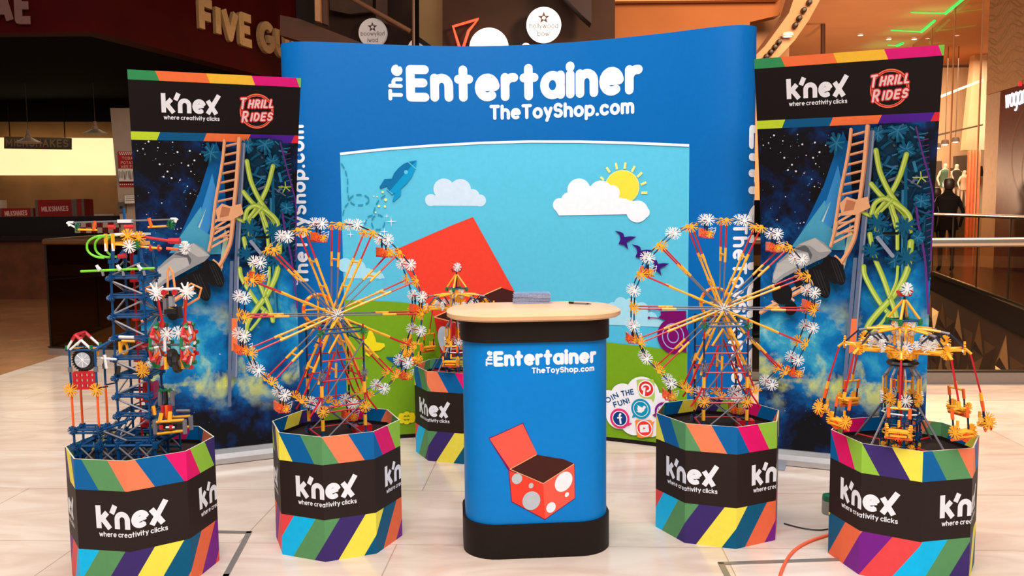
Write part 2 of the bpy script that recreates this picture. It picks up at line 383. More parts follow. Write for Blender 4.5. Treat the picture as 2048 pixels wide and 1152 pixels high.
# ================================================================ THE MALL AROUND THE STAND
def floor_mat():
    m = bpy.data.materials.new('marble_floor'); m.use_nodes = True; nt = m.node_tree; b = nt.nodes['Principled BSDF']; N = nt.nodes.new; Lk = nt.links.new
    tc = N('ShaderNodeTexCoord'); br = N('ShaderNodeTexBrick'); br.offset = .5
    mp = N('ShaderNodeMapping'); mp.inputs['Rotation'].default_value = (0, 0, R(3)); Lk(tc.outputs['Object'], mp.inputs[0]); Lk(mp.outputs[0], br.inputs['Vector'])
    br.inputs['Scale'].default_value = 1; br.inputs['Brick Width'].default_value = 1.3; br.inputs['Row Height'].default_value = .66; br.inputs['Mortar Size'].default_value = .0025
    br.inputs['Color1'].default_value = lin((226,213,203)); br.inputs['Color2'].default_value = lin((219,201,188)); br.inputs['Mortar'].default_value = lin((180,160,146)); br.inputs['Bias'].default_value = -.1
    nz = N('ShaderNodeTexNoise'); nz.inputs['Scale'].default_value = 2.2; nz.inputs['Detail'].default_value = 8; nz.inputs['Distortion'].default_value = 1.6
    mp2 = N('ShaderNodeMapping'); mp2.inputs['Scale'].default_value = (.8, 2.6, 1); Lk(tc.outputs['Object'], mp2.inputs[0]); Lk(mp2.outputs[0], nz.inputs['Vector'])
    rp = N('ShaderNodeValToRGB'); e = rp.color_ramp.elements; e[0].position = .35; e[0].color = lin((220,198,184)); e[1].position = .62; e[1].color = lin((252,246,240))
    Lk(nz.outputs['Fac'], rp.inputs[0]); mx = N('ShaderNodeMix'); mx.data_type = 'RGBA'; mx.blend_type = 'MULTIPLY'; mx.inputs['Factor'].default_value = .55
    Lk(br.outputs['Color'], mx.inputs[6]); Lk(rp.outputs['Color'], mx.inputs[7]); Lk(mx.outputs[2], b.inputs['Base Color'])
    b.inputs['Roughness'].default_value = .17; b.inputs['Specular IOR Level'].default_value = .5
    MATS['marble_floor'] = m
floor_mat()
mat('wood_floor', (160,106,68), .25, var=.18, scale=3); mat('slab_edge', (120,100,84), .6)
def slab(name, pts, key, z=0, th=.35, side='slab_edge'):
    b = MB(); n = len(pts); a = [Vector((x, y, z)) for x, y in pts]; tris = tessellate_polygon([a])
    for t in tris:
        q = [a[i] for i in t]
        if (q[1]-q[0]).cross(q[2]-q[0]).z < 0: q.reverse()
        b.face(q, key); b.face([v-Vector((0,0,th)) for v in reversed(q)], side)
    for i in range(n): b.face([a[i]-Vector((0,0,th)), a[(i+1) % n]-Vector((0,0,th)), a[(i+1) % n], a[i]], side)
    return struct(b.build(name))
slab('floor', [(-4.33,-5),(9,-5),(9,6.36),(2.4,6.36),(-1.5,7.55),(-4.33,8.15)], 'marble_floor')
slab('floor_left', [(-13,-5),(-4.33,-5),(-4.33,19),(-13,19)], 'wood_floor')
mat('far_floor', (84,54,34), .22, var=.15, scale=2)
E0, E1 = gnd(1780, 512), gnd(2160, 668)
slab('floor_far', [(E0.x, E0.y), (E1.x, E1.y), (21, E1.y), (21, 36), (-4, 36), (-4, E0.y+1), (E0.x-1, E0.y+1)], 'far_floor', th=.3)
mat('void_floor', (110,82,56), .3, var=.1, scale=2); slab('floor_lower', [(-6,6),(21,6),(21,35),(-6,35)], 'void_floor', z=-4.2, th=.2)
mat('dark_wall', (26,14,9), .9, var=.2, scale=1.5); mat('dark_ceiling', (24,14,10), .8)
def wall(name, pts, z0, z1, key, th=.2):
    b = MB(); (x0, y0), (x1, y1) = pts; d = Vector((x1-x0, y1-y0, 0)); n = Vector((-d.y, d.x, 0)).normalized()*th
    b.prism([Vector((x0,y0,z0)), Vector((x1,y1,z0)), Vector((x1,y1,z1)), Vector((x0,y0,z1))], n, key); return struct(b.build(name))
wall('wall_back', [(-13.2,36.2),(21.2,36.2)], -4.2, 8.5, 'dark_wall'); wall('wall_left', [(-13.2,-1),(-13.2,36.2)], 0, 8.5, 'dark_wall'); wall('wall_right', [(21.2,36.2),(21.2,9)], -4.2, 8.5, 'dark_wall')
b = MB(); b.box((4, 22.8, 8.6), (34.6, 26.8, .2), 'dark_ceiling'); struct(b.build('ceiling'))
# panel cut to an outline, standing at distance Y with a real depth
def panel(name, px, Y, th, key, label=None, kind='structure', parent=None):
    b = MB(); pts = [at(x, y, Y) for x, y in px]; b.prism(pts, (0, th, 0), key); o = b.build(name, parent)
    if kind: o['kind'] = kind
    if label: o['label'] = label
    return o

# ---- burger restaurant on the left
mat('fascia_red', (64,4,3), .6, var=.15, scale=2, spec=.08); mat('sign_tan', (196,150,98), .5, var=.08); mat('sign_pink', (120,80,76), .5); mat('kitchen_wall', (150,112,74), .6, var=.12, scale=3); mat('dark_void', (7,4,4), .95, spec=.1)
mat('menu_light', (255,226,168), .5, emit=1.1, var=.03, scale=1); mat('counter_front', (96,50,26), .5, var=.25, scale=5); mat('counter_dark', (26,14,12), .5); mat('column_cream', (176,150,128), .6, var=.05, scale=6)
mat('box_red', (150,22,18), .5); mat('box_text', (226,170,150), .5); mat('lamp_enamel', (214,184,160), .4); mat('poster_red', (176,36,26), .5); mat('poster_white', (228,212,196), .6)
mat('tile_white', (190,160,140), .3); mat('tile_red', (110,24,20), .3); mat('sign_black', (40,34,26), .5); mat('text_grey', (84,72,58), .5); mat('red_line', (140,26,16), .5)
mat('small_text', (110,92,80), .6); mat('plate_grey', (120,104,92), .4, .3)
SF = Surf([(-9.5,10.4),(-4.95,10.4),(-3.6,14.9)])
b = MB(); SF.poly(b, [(0,3.52),(SF.L,3.52),(SF.L,7.5),(0,7.5)], 'fascia_red', 0); SF.poly(b, [(0,3.52),(SF.L,3.52),(SF.L,7.5),(0,7.5)], 'dark_void', -.25)
for u0, u1 in ((0, SF.s[1]-1e-6), (SF.s[1]+1e-6, SF.L)): b.face([SF.mp(u0,3.52), SF.mp(u1,3.52), SF.mp(u1,3.52,-.25), SF.mp(u0,3.52,-.25)], 'fascia_red')
struct(b.build('trim_1'), 'dark red restaurant fascia')
def write3d(sf, name, text, p0, p1, h, w, key, depth, parent=None, gap=.16, flat=False):
    dx, dz = p1[0]-p0[0], p1[1]-p0[1]; L = math.hypot(dx, dz); ex, ez = dx/L, dz/L; nx, nz = -ez, ex
    ls, W_ = place(text, w, gap, lambda x, y: (p0[0]+dx*x+nx*h*y, p0[1]+dz*x+nz*h*y))
    t = thing(name, None, None, sf.mp(*p0, .002)); cn = i0 = 0
    for ch in text:
        b = MB(); k = len(GL[ch][1])
        for l in ls[i0:i0+k]:
            for q in ribbon(l, w*h, False, 8):
                cn = (cn+1) % 13; f = [sf.mp(u, z, depth+cn*.0006) for u, z in q]; g = [sf.mp(u, z, .002) for u, z in q]; n = len(q)
                b.face(f, key)
                for i in range(n): b.face([g[i], g[(i+1) % n], f[(i+1) % n], f[i]], key)
        i0 += k
        if k: b.build('letter', t)
    return t
p0 = SF.tr(394, 66); p1 = SF.tr(622, 136)
o = write3d(SF, 'restaurant_sign', 'FIVE GUYS', p0, (p1[0], p0[1]), .50, .25, 'sign_tan', .07, gap=.03); tag(o, 'tan block letters on the dark red fascia above the left banner', 'sign')
b0 = SF.tr(-14, 50); b1 = SF.tr(66, 50)
o = write3d(SF, 'fascia_letters', 'AE', b0, b1, .42, .22, 'sign_pink', .05); tag(o, 'dim pinkish letters cut off by the top left corner of the picture', 'sign')
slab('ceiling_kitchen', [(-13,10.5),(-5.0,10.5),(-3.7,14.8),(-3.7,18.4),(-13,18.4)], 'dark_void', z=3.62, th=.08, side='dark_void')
wall('wall_kitchen', [(-13,18.0),(-3.7,18.0)], 0, 3.6, 'kitchen_wall'); wall('wall_kitchen_end', [(-3.62,18.0),(-3.62,14.8)], -4.2, 7.5, 'dark_wall', .15)
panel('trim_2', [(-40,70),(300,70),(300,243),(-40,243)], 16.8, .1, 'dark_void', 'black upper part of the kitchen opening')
panel('trim_3', [(-40,158),(232,160),(232,163),(-40,161)], 16.75, .04, 'red_line', 'thin red strip across the dark opening')
o = panel('menu_light_box', [(-30,275),(225,276),(227,350),(-30,350)], 17.6, .15, 'menu_light', None, None); tag(o, 'long glowing cream light panel on the kitchen wall', 'light panel')
hs = thing('hanging_sign', 'dark hanging milkshake sign in front of the glowing kitchen panel', 'sign', at(74, 298, 16.4))
panel('board', [(8,273),(141,276),(141,299),(8,297)], 16.4, .05, 'sign_black', None, None, hs)
SG = Surf([(at(8,290,16.39).x, 16.39), (at(141,290,16.39).x, 16.39)]); SG.layer = 2
b = MB(); write(SG, b, 'MILKSHAKES', SG.tr(12, 293), SG.tr(137, 295), .15, .2, 'text_grey', gap=.2); b.build('lettering', hs)
b = MB(); 
for x in (20, 130): q = at(x, 276, 16.42); b.rod(q, (q.x, q.y, 3.535), .01, 'dark_void')
b.build('hanger', hs)
# order counter
oc = thing('order_counter', 'long dark restaurant counter with wooden front, far left', 'counter', (-7.6, 14.0, 0))
c0, c1 = at(-60, 480, 13.6), at(262, 476, 13.6)
b = MB(); b.box(((c0.x+c1.x)/2, 14.0, .47), (c1.x-c0.x, .8, .94), 'counter_front'); b.build('front_panel', oc)
b = MB(); b.box(((c0.x+c1.x)/2, 13.98, .98), (c1.x-c0.x+.1, .95, .07), 'counter_dark'); b.build('worktop', oc)
b = MB(); b.box(((c0.x+c1.x)/2, 14.17, 1.17), (c1.x-c0.x, .56, .31), 'counter_dark'); b.build('back_shelf', oc)
def crate(px0, py0, px1, py1, label, txt=True):
    a, c = at(px0, py1, 13.95), at(px1, py0, 13.95); t = thing('milkshake_box', label, 'box', ((a.x+c.x)/2, 14.1, a.z), 0, 'red boxes on the restaurant counter')
    a.z = 1.327; b = MB(); b.box(((a.x+c.x)/2, 14.1, (a.z+c.z)/2), (c.x-a.x, .3, c.z-a.z), 'box_red'); b.build('carton', t)
    b = MB()
    for x in (a.x+.02, c.x-.02): b.box((x, 13.945, (a.z+c.z)/2), (.04, .012, c.z-a.z), 'plate_grey')
    b.build('corner_trim', t)
    if txt:
        S_ = Surf([(a.x, 13.948), (c.x, 13.948)]); S_.layer = 1; b = MB(); write(S_, b, 'MILKSHAKES', (.1, (a.z+c.z)/2-.06), (S_.L-.1, (a.z+c.z)/2-.05), .085, .17, 'box_text', gap=.2); b.build('lettering', t)
crate(72, 399, 148, 431, 'red milkshake box on the far counter, the taller of the two lettered ones'); crate(-2, 416, 66, 432, 'low red milkshake box on the far counter at the left picture edge'); crate(150, 398, 168, 431, 'narrow red box end beside the tall milkshake box', False)
for i, (x0, x1, y0, y1) in enumerate(((-6, 8, 400, 415), (170, 182, 423, 432), (182, 232, 428, 434))):
    a, c = at(x0+1, y1, 14.36), at(x1, y0, 14.36); a.z = 1.327; b = MB(); b.box(((a.x+c.x)/2, 14.36, (a.z+c.z)/2), (c.x-a.x, .15, c.z-a.z), 'lamp_enamel'); o = b.build(('paper_carton', 'cup_stack', 'white_tray')[i])
    tag(o, ('pale carton on the back shelf at the left picture edge', 'small pale cup stack beside the narrow red box', 'low white tray on the counter next to the cream column')[i], ('carton', 'cups', 'tray')[i])
def pendant(px, py, Y, label):
    c = at(px, py, Y); t = thing('pendant_lamp', label, 'pendant lamp', c, 0, 'pendant lamps over the restaurant counter')
    b = MB(); b.lathe((0,0,-.05), [(.205,0),(.20,.015),(.13,.05),(.055,.09),(.045,.13),(.03,.15),(0,.155)], 'lamp_enamel', 28); b.build('lamp_shade', t, smooth=True, world=False)
    b = MB(); b.lathe((0,0,.10), [(.022,0),(.03,.03),(.02,.07),(0,.075)], 'lamp_enamel', 12); b.build('neck', t, world=False)
    b = MB(); b.rod((0,0,.16), (0,0,3.54-c.z), .006, 'plate_grey', 5); b.build('cord', t, world=False)
pendant(191, 263, 14.4, 'white enamel pendant lamp hanging beside the cream column'); pendant(57, 280, 14.4, 'white enamel pendant lamp hanging in front of the milkshake sign')
panel('wall_column', [(220,216),(330,216),(338,480),(243,470)], 13.2, .5, 'column_cream', 'cream column beside the kitchen')
SCo = Surf([(at(222,300,13.19).x, 13.19), (at(345,300,13.19).x, 13.19)]); SCo.step = .002
po = thing('wall_poster', 'red and white checked poster on the cream column', 'poster', at(262, 373, 13.19)); b = MB()
SCo.shape(b, [(235,303),(296,303),(299,374),(239,374)], 'poster_red'); 
for k in range(13):
    for y in (306, 369): x = 238+k*4.5+(2 if y > 340 else 0); SCo.shape(b, [(x,y-1.5),(x+2.2,y-1.5),(x+2.2,y+1),(x,y+1)], 'poster_white')
    x = 240+k*4.5; SCo.shape(b, [(x,309-1.5),(x+2.2,309-1.5),(x+2.2,310),(x,310)], 'poster_white')
SCo.shape(b, [(241,338),(292,338),(294,363),(243,363)], 'poster_white')
b.build('sheet', po); b = MB()
for t_, y, x0, x1 in (("TODAY'S", 320, 249, 283), ('POTATOES', 329, 247, 287), ('ARE FROM', 337, 247, 287)): write(SCo, b, t_, SCo.tr(x0, y), SCo.tr(x1, y), .045, .16, 'box_text', gap=.2)
rnd = random.Random(5)
for i in range(16): x = 244+i*3; SCo.line(b, [SCo.tr(x, 341+rnd.random()*3), SCo.tr(x+rnd.uniform(-2,2), 360-rnd.random()*4)], .008, 'small_text', False)
b.build('lettering', po)
no = thing('wall_notice', 'small cream notice under the red poster', 'notice', at(270, 408, 13.19)); b = MB(); SCo.shape(b, [(255,390),(300,389),(301,407),(256,408)], 'small_text'); SCo.shape(b, [(256,391),(300,390),(300,406),(257,407)], 'poster_white'); b.build('sheet', no)
b = MB(); 
for y in (394, 397.5, 401): SCo.line(b, [SCo.tr(259, y), SCo.tr(296, y)], .008, 'small_text', False)
b.build('printed_lines', no)
b = MB(); a = at(236, 425, 13.15); c = at(250, 404, 13.15); b.box(((a.x+c.x)/2, 13.18, (a.z+c.z)/2), (c.x-a.x, .05, c.z-a.z), 'plate_grey'); b.rod(((a.x+c.x)/2, 13.16, (a.z+c.z)/2), ((a.x+c.x)/2, 13.13, (a.z+c.z)/2), .02, 'sign_black'); tag(b.build('switch_plate'), 'small grey switch plate on the column edge above the counter', 'switch plate')
b = MB()
for i in range(14):
    for j in range(2):
        x, y = 150+i*11, 444+j*11; a = at(x, y+11, 13.3); c = at(x+11, y, 13.3)
        b.box(((a.x+c.x)/2, 13.32, (a.z+c.z)/2), (c.x-a.x, .04, c.z-a.z), 'tile_white' if (i+j) % 2 else 'tile_red')
struct(b.build('trim_4'), 'checked red and white tiles')

# ---- upper floor, bowling signs and soffits in the middle
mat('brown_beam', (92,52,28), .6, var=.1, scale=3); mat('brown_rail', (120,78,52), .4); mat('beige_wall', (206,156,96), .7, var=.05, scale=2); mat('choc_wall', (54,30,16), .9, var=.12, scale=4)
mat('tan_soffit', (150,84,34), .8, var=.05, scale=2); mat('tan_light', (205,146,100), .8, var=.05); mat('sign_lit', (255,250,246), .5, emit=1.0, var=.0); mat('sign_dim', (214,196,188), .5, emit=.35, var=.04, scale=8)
mat('neon_red', (255,66,40), .5, emit=2.6, var=0); mat('sign_brown', (96,62,44), .6); mat('dark_fin', (42,16,14), .7)
mat('brown_panel', (70,44,24), .7, var=.2, scale=6)
panel('wall_upper', [(560,-80),(840,-80),(840,120),(560,120)], 15.5, .2, 'choc_wall')
panel('trim_5', [(560,30),(600,38),(740,92),(700,112),(560,70)], 13.2, .3, 'brown_beam', 'sloping edge beam of the upper walkway')
panel('trim_6', [(628,-60),(638,-60),(640,43),(630,41)], 13.0, .12, 'tan_light', 'pale upright'); panel('trim_7', [(640,-60),(652,-60),(655,50),(643,46)], 13.3, .12, 'brown_beam')
panel('trim_8', [(752,-40),(775,-40),(775,48),(752,34)], 15.2, .1, 'brown_beam'); panel('trim_9', [(655,-50),(745,-50),(745,22),(700,28),(660,20)], 15.2, .1, 'brown_panel')
wr_ = thing('walkway_rail', 'sloping bronze handrail of the upper walkway above the backdrop', 'handrail', at(760, 60, 12.6)); b = MB(); b.rod(at(695, -8, 12.6), at(821, 63, 12.6), .035, 'brown_rail', 10); b.build('handrail', wr_)
b = MB(); b.rod(at(827, -60, 12.6), at(828, 110, 12.6), .03, 'brown_rail', 8); b.rod(at(833, -60, 12.6), at(834, 110, 12.6), .035, 'dark_void', 8); b.build('post', wr_)
b = MB(); b.rod(at(770, 42, 12.65), at(808, 61, 12.65), .012, 'brown_rail', 8); b.build('lower_rod', wr_)
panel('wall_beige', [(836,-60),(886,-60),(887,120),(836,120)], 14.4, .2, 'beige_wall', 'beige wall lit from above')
panel('trim_10', [(836,72),(872,98),(866,104),(836,84)], 14.2, .1, 'dark_fin')
panel('wall_bowling', [(885,-60),(1230,-60),(1230,130),(885,130)], 13.6, .3, 'choc_wall', 'chocolate brown wall behind the bowling signs')
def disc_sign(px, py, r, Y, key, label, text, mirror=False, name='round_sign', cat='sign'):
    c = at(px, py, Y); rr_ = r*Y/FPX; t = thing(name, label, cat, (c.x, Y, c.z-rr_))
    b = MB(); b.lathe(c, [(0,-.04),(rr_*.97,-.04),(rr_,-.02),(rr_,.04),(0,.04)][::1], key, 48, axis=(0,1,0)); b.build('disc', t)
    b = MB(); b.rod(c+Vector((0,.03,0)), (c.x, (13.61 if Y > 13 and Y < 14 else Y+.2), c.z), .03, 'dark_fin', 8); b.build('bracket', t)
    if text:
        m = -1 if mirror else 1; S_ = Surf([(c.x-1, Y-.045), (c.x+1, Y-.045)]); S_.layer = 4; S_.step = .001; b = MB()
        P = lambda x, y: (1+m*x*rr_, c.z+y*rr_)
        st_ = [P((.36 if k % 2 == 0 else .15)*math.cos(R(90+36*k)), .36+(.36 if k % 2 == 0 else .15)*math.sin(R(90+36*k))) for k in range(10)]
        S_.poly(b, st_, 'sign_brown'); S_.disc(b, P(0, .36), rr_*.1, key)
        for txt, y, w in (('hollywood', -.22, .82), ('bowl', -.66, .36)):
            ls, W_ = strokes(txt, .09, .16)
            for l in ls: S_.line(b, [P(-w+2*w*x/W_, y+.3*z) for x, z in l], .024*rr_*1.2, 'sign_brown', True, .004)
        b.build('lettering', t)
disc_sign(1087.5, 50, 34, 13.3, 'sign_lit', 'small round white bowling sign with brown star, top centre', True)
disc_sign(978, 96, 38.5, 13.3, 'sign_lit', 'white round sign rising just above the backdrop beside the red neon', False); disc_sign(1052, 97, 10, 13.3, 'sign_lit', 'tiny white disc peeping over the backdrop under the star sign', False)
disc_sign(746, 66, 28, 15.33, 'sign_dim', 'reflection of a round bowling sign, built as a dim disc with mirrored lettering behind the walkway rail', True, True); disc_sign(836, 98, 20, 14.25, 'sign_dim', 'dim white disc edge peeping over the backdrop beside the bronze post', False)  # first disc models a sign's reflection in glass as a solid object
ne = thing('neon_sign', 'glowing red neon outline above the backdrop', 'neon sign', at(925, 110, 13.5)); b = MB()
b.tube([at(x, y, 13.45) for x, y in ((922,120),(918,92),(906,53),(957,38),(937,62),(925,100),(922,120))], .022, 'neon_red', 8); b.build('glass_tube', ne)
b = MB()
for x, y in ((908,54), (953,40)): b.rod(at(x, y, 13.45), at(x, y, 13.6), .01, 'sign_brown')
b.build('bracket', ne)
panel('trim_11', [(1100,-60),(1183,-60),(1183,47),(1163,29),(1128,-8)], 13.0, .3, 'dark_fin', 'dark pointed fin')
panel('wall_soffit', [(1170,-60),(1560,-60),(1560,30),(1500,44),(1500,140),(1140,140),(1165,30)], 14.2, .3, 'tan_soffit', 'tan wall above the backdrop')
panel('trim_12', [(1180,-10),(1560,-6),(1560,-1),(1180,3)], 14.0, .15, 'tan_light')
panel('wall_soffit_right', [(1480,46),(1560,30),(1580,40),(1570,400),(1480,400)], 15.0, .2, 'tan_light', 'pale wall between backdrop and right banner')
# ---- curved bulkhead with air nozzles
KF = 1.35; CBZ = 1.338+3.66*KF
mat('bulkhead', (172,120,84), .8, var=.05, scale=2); mat('nozzle', (44,26,18), .5); mat('ceil_tan', (212,142,92), .85, var=.04, scale=1.2); mat('green_led', (40,225,95), .5, emit=1.0, var=0); mat('down_lit', (255,236,214), .5, emit=10, var=0); mat('white_ring', (230,206,186), .5)
panel('trim_13', [(1510,112),(1530,92),(1552,62),(1578,26),(1600,-40),(1660,-40),(1640,0),(1618,40),(1590,80),(1560,112),(1540,130),(1510,150)], 13.5, .5, 'bulkhead', 'curved bulkhead with air nozzles')
cx0, cx1 = -1, 16
slab('ceiling_right', [(x*KF, y*KF) for x, y in ((3.6,12.2),(9.2,12.2),(10.2,16.5),(14.5,17.5),(14.5,26.5),(3.6,26.5))], 'ceil_tan', z=CBZ+.25, th=.25, side='ceil_tan')
ORD = ('topmost','second from the top','third from the top','fourth from the top','middle one','fourth from the bottom','third from the bottom','second from the bottom','lowest')
for k, (x, y) in enumerate(((1619,4),(1608,20),(1599,36),(1591,50),(1558,84),(1550,94),(1542,104),(1533,113),(1524,122))):
    c = at(x, y, 13.42); b = MB(); b.lathe(c, [(0,-.07),(.028,-.06),(.04,-.035),(.043,0),(.043,.08)], 'nozzle', 16, axis=(.2,1,.1)); o = b.build('air_nozzle', smooth=True)
    tag(o, 'dark round air nozzle on the curved bulkhead, '+ORD[k]+' of the nine', 'air nozzle', 'air nozzles on the bulkhead')
def ceil_pt(px, py): return gnd(px, py, CBZ)
for k, (pts, lb) in enumerate((([(1930,-8),(1891,24),(1822,22)], 'nearest green light strip on the right ceiling, cut by the top edge'), ([(1869,39),(1843,61),(1782,58)], 'middle green light strip on the right ceiling'), ([(1806,84),(1794,89),(1776,88)], 'farthest and smallest green light strip, just above the right banner'))):
    b = MB(); q = [ceil_pt(*p)-Vector((0,0,.034)) for p in pts]; b.rod(q[0], q[1], .036, 'green_led', 6); b.rod(q[1], q[2], .014, 'green_led', 6); o = b.build('light_strip'); tag(o, lb, 'light strip')
    l = bpy.data.lights.new('green_glow', 'AREA'); l.size = 1.2; l.energy = 3; l.color = (.15, 1, .35); lo = bpy.data.objects.new('green_glow', l); COL.objects.link(lo); lo.location = q[1]-Vector((.3,0,.25)); lo.rotation_euler = (PI, 0, 0)
for x, y, w in ((1575,66,'alone on the curved bulkhead side'),(1721,67,'leftmost of the three in a row above the right banner'),(1778,75,'middle one of the three in a row above the right banner'),(1829,75,'rightmost of the three in a row above the right banner')):
    c = ceil_pt(x, y) if x > 1600 else at(x, y, 13.38); dl = thing('downlight', 'small bright ceiling downlight, '+w, 'downlight', c, 0, 'ceiling downlights on the right')
    b = MB(); b.lathe((0,0,-.05), [(.085,.05),(.09,0),(.07,-.005),(.065,.02)], 'white_ring', 20); b.build('ring', dl, world=False); b = MB(); b.lathe((0,0,-.045), [(0,-.01),(.05,-.008),(.06,.02)], 'down_lit', 16); b.build('lamp', dl, world=False)
b = MB(); c = ceil_pt(1646, 48); d = at(1646, 150, c.y); b.rod(c, d, .06, 'sign_brown', 10); tag(b.build('ceiling_pole'), 'brown pole coming down from the ceiling behind the right banner', 'pole')
# ---- fashion shop behind glass
mat('shop_cream', (232,192,152), .7, var=.04, scale=2); mat('shop_dark', (56,38,28), .6, var=.2); mat('curtain', (236,128,84), .6, var=.15, scale=6); mat('mannequin', (240,222,204), .4); mat('cloth_green', (36,96,72), .8); mat('cloth_dark', (18,12,12), .9, spec=.2); mat('cloth_pale', (220,180,150), .8); mat('shop_lamp', (255,240,220), .5, emit=9, var=0)
glass('shop_glass', (246,238,226), .012)
wall('wall_shop', [(10,30.4),(19.6,30.4)], 0, 6.2, 'shop_cream'); 
panel('trim_14', [(1865,338),(1965,332),(1968,352),(1865,356)], 30.0, .1, 'shop_dark'); panel('trim_15', [(1866,322),(1884,322),(1884,414),(1866,414)], 29.9, .2, 'shop_dark'); panel('trim_16', [(1912,312),(1938,310),(1940,416),(1915,416)], 29.9, .2, 'shop_dark')
panel('trim_17', [(1930,300),(1952,90),(1975,70),(1972,300)], 28.4, .3, 'shop_cream', 'pale pier inside the shop'); panel('trim_18', [(1868,196),(1966,158),(1966,162),(1868,201)], 27.7, .1, 'white_ring'); panel('trim_19', [(1868,270),(1966,248),(1966,251),(1868,274)], 27.6, .1, 'shop_dark')
P_, Q_ = (12.28,26.4), (10.5,19.3)
sg = thing('shop_window', 'tall glass shopfront right of the right banner', 'shop window', ((P_[0]+Q_[0])/2, (P_[1]+Q_[1])/2, 0))
for k in range(3):
    b = MB(); q = [(P_[0]+(Q_[0]-P_[0])*(k+f)/3, P_[1]+(Q_[1]-P_[1])*(k+f)/3) for f in (.01, .99)]
    b.prism([Vector((*q[0],.02)), Vector((*q[1],.02)), Vector((*q[1],CBZ-.02)), Vector((*q[0],CBZ-.02))], (.02,-.006,0), 'shop_glass'); b.build('pane', sg)
b = MB()
for k in range(4): x, y = P_[0]+(Q_[0]-P_[0])*k/3, P_[1]+(Q_[1]-P_[1])*k/3; b.box((x, y, CBZ/2), (.03, .03, CBZ-.04), 'bulkhead')
b.build('frame', sg)
cu = thing('shop_curtain', 'tall glowing orange curtain inside the shop window', 'curtain', (at(1948, 428, 27.3).x, 27.3, 0)); b = MB()
pts = []; a, c = at(1936, 300, 27.3), at(1962, 300, 27.3); z0 = .005
n = 16
for i in range(n):
    f0, f1 = i/n, (i+1)/n; x0, x1 = a.x+(c.x-a.x)*f0, a.x+(c.x-a.x)*f1; y0, y1 = 27.3+.05*math.sin(f0*25), 27.3+.05*math.sin(f1*25)
    b.prism([Vector((x0,y0,z0)), Vector((x1,y1,z0)), Vector((x1,y1,a.z)), Vector((x0,y0,a.z))], (0,.02,0), 'curtain')
b.build('cloth', cu)
for x, y, lb in ((1874,295,'left shop spotlight, partly behind the banner edge'),(1890,288,'middle black shop spotlight with glowing lamp'),(1911,283,'right shop spotlight with the brightest lamp')):
    c = at(x, y, 26.9); t = thing('spotlight', lb, 'spotlight', c, 0, 'spotlights in the shop'); b = MB(); b.lathe((0,0,0), [(.05,.14),(.1,.12),(.12,0),(.1,-.01)], 'shop_dark', 14); b.build('housing', t, world=False)
    b = MB(); b.lathe((0,0,-.02), [(0,-.02),(.07,-.01),(.09,.02)], 'shop_lamp', 14); b.build('lamp', t, world=False); b = MB(); b.rod((0,0,.13), (0,0,CBZ+.005-c.z), .012, 'shop_dark'); b.build('stem', t, world=False)
for x, y, Y, lb in ((1908,68,26.3,'bright lamp high in the shop, left of three'),(1925,76,26.3,'bright lamp high in the shop, middle of three'),(1941,69,26.3,'bright lamp high in the shop, right of three')):
    c = at(x, y, Y); t = thing('shop_lamp', lb, 'lamp', c, 0, 'lamps high in the shop'); b = MB(); b.lathe((0,0,0), [(0,-.02),(.14,0),(.15,.02),(0,.04)], 'shop_lamp', 14); b.rod((0,0,.03), (0,0,max(.05, CBZ+.0-c.z)), .012, 'shop_dark'); b.build('lamp', t, world=False)

# ---- people and shop dummies: one skinned body each
def figure(name, label, cat, loc, h, rz, body, cloth, arms=.12, hair=None, group=None):
    t = thing(name, label, cat, loc, rz, group); k = h/1.75
    me = bpy.data.meshes.new('body')
    V = [(0,0,.95),(0,0,1.15),(0,.01,1.38),(0,0,1.5),(0,-.01,1.6),(0,-.015,1.7)]; E_ = [(0,1),(1,2),(2,3),(3,4),(4,5)]; Rd = [.14,.125,.15,.06,.088,.075]
    for s_ in (-1, 1):
        n = len(V); V += [(s_*.09,0,.88),(s_*.10,-.01,.48),(s_*.11,.01,.09),(s_*.12,-.10,.045)]; E_ += [(0,n),(n,n+1),(n+1,n+2),(n+2,n+3)]; Rd += [.095,.058,.042,.038]
        n = len(V); V += [(s_*.17,0,1.39),(s_*(.20+arms),-.02,1.12),(s_*(.20+arms*.9),-.14,.92),(s_*(.20+arms*.9),-.17,.84)]; E_ += [(2,n),(n,n+1),(n+1,n+2),(n+2,n+3)]; Rd += [.06,.045,.034,.03]
    me.from_pydata([(x*k,y*k,z*k) for x,y,z in V], E_, [])
    me.materials.append(M(body)); o = bpy.data.objects.new('body', me); COL.objects.link(o); o.parent = t; o.modifiers.new('skin', 'SKIN').use_smooth_shade = True
    for i, r_ in enumerate(Rd): me.skin_vertices[0].data[i].radius = (r_*k, r_*k*.8)
    me.skin_vertices[0].data[0].use_root = True
    s = o.modifiers.new('sub', 'SUBSURF'); s.levels = s.render_levels = 2
    b = MB(); b.lathe((0,0,.80*k), [(.20*k,0),(.17*k,.2*k),(.16*k,.35*k),(.21*k,.56*k),(.17*k,.63*k),(.07*k,.67*k)], cloth, 18); g = b.build('coat', t, smooth=True, world=False); g.scale = (1, .72, 1)
    if hair: b = MB(); b.lathe((0,.01*k,1.60*k), [(.07*k,-.05*k),(.10*k,.0),(.105*k,.08*k),(.075*k,.15*k),(0,.175*k)], hair, 14); b.build('hair', t, smooth=True, world=False)
mat('skin_shade', (120,72,50), .6)
figure('person', 'person in a dark coat seen from behind across the railing, under the shop dummies', 'person', (8.85, 17.3, 0), 1.90, R(170), 'cloth_dark', 'cloth_dark', .08, 'nozzle')
figure('person', 'person in dark clothes half hidden by the edge of the right banner', 'person', (9.15, 18.4, 0), 1.74, R(150), 'cloth_dark', 'cloth_dark', .05, 'nozzle')
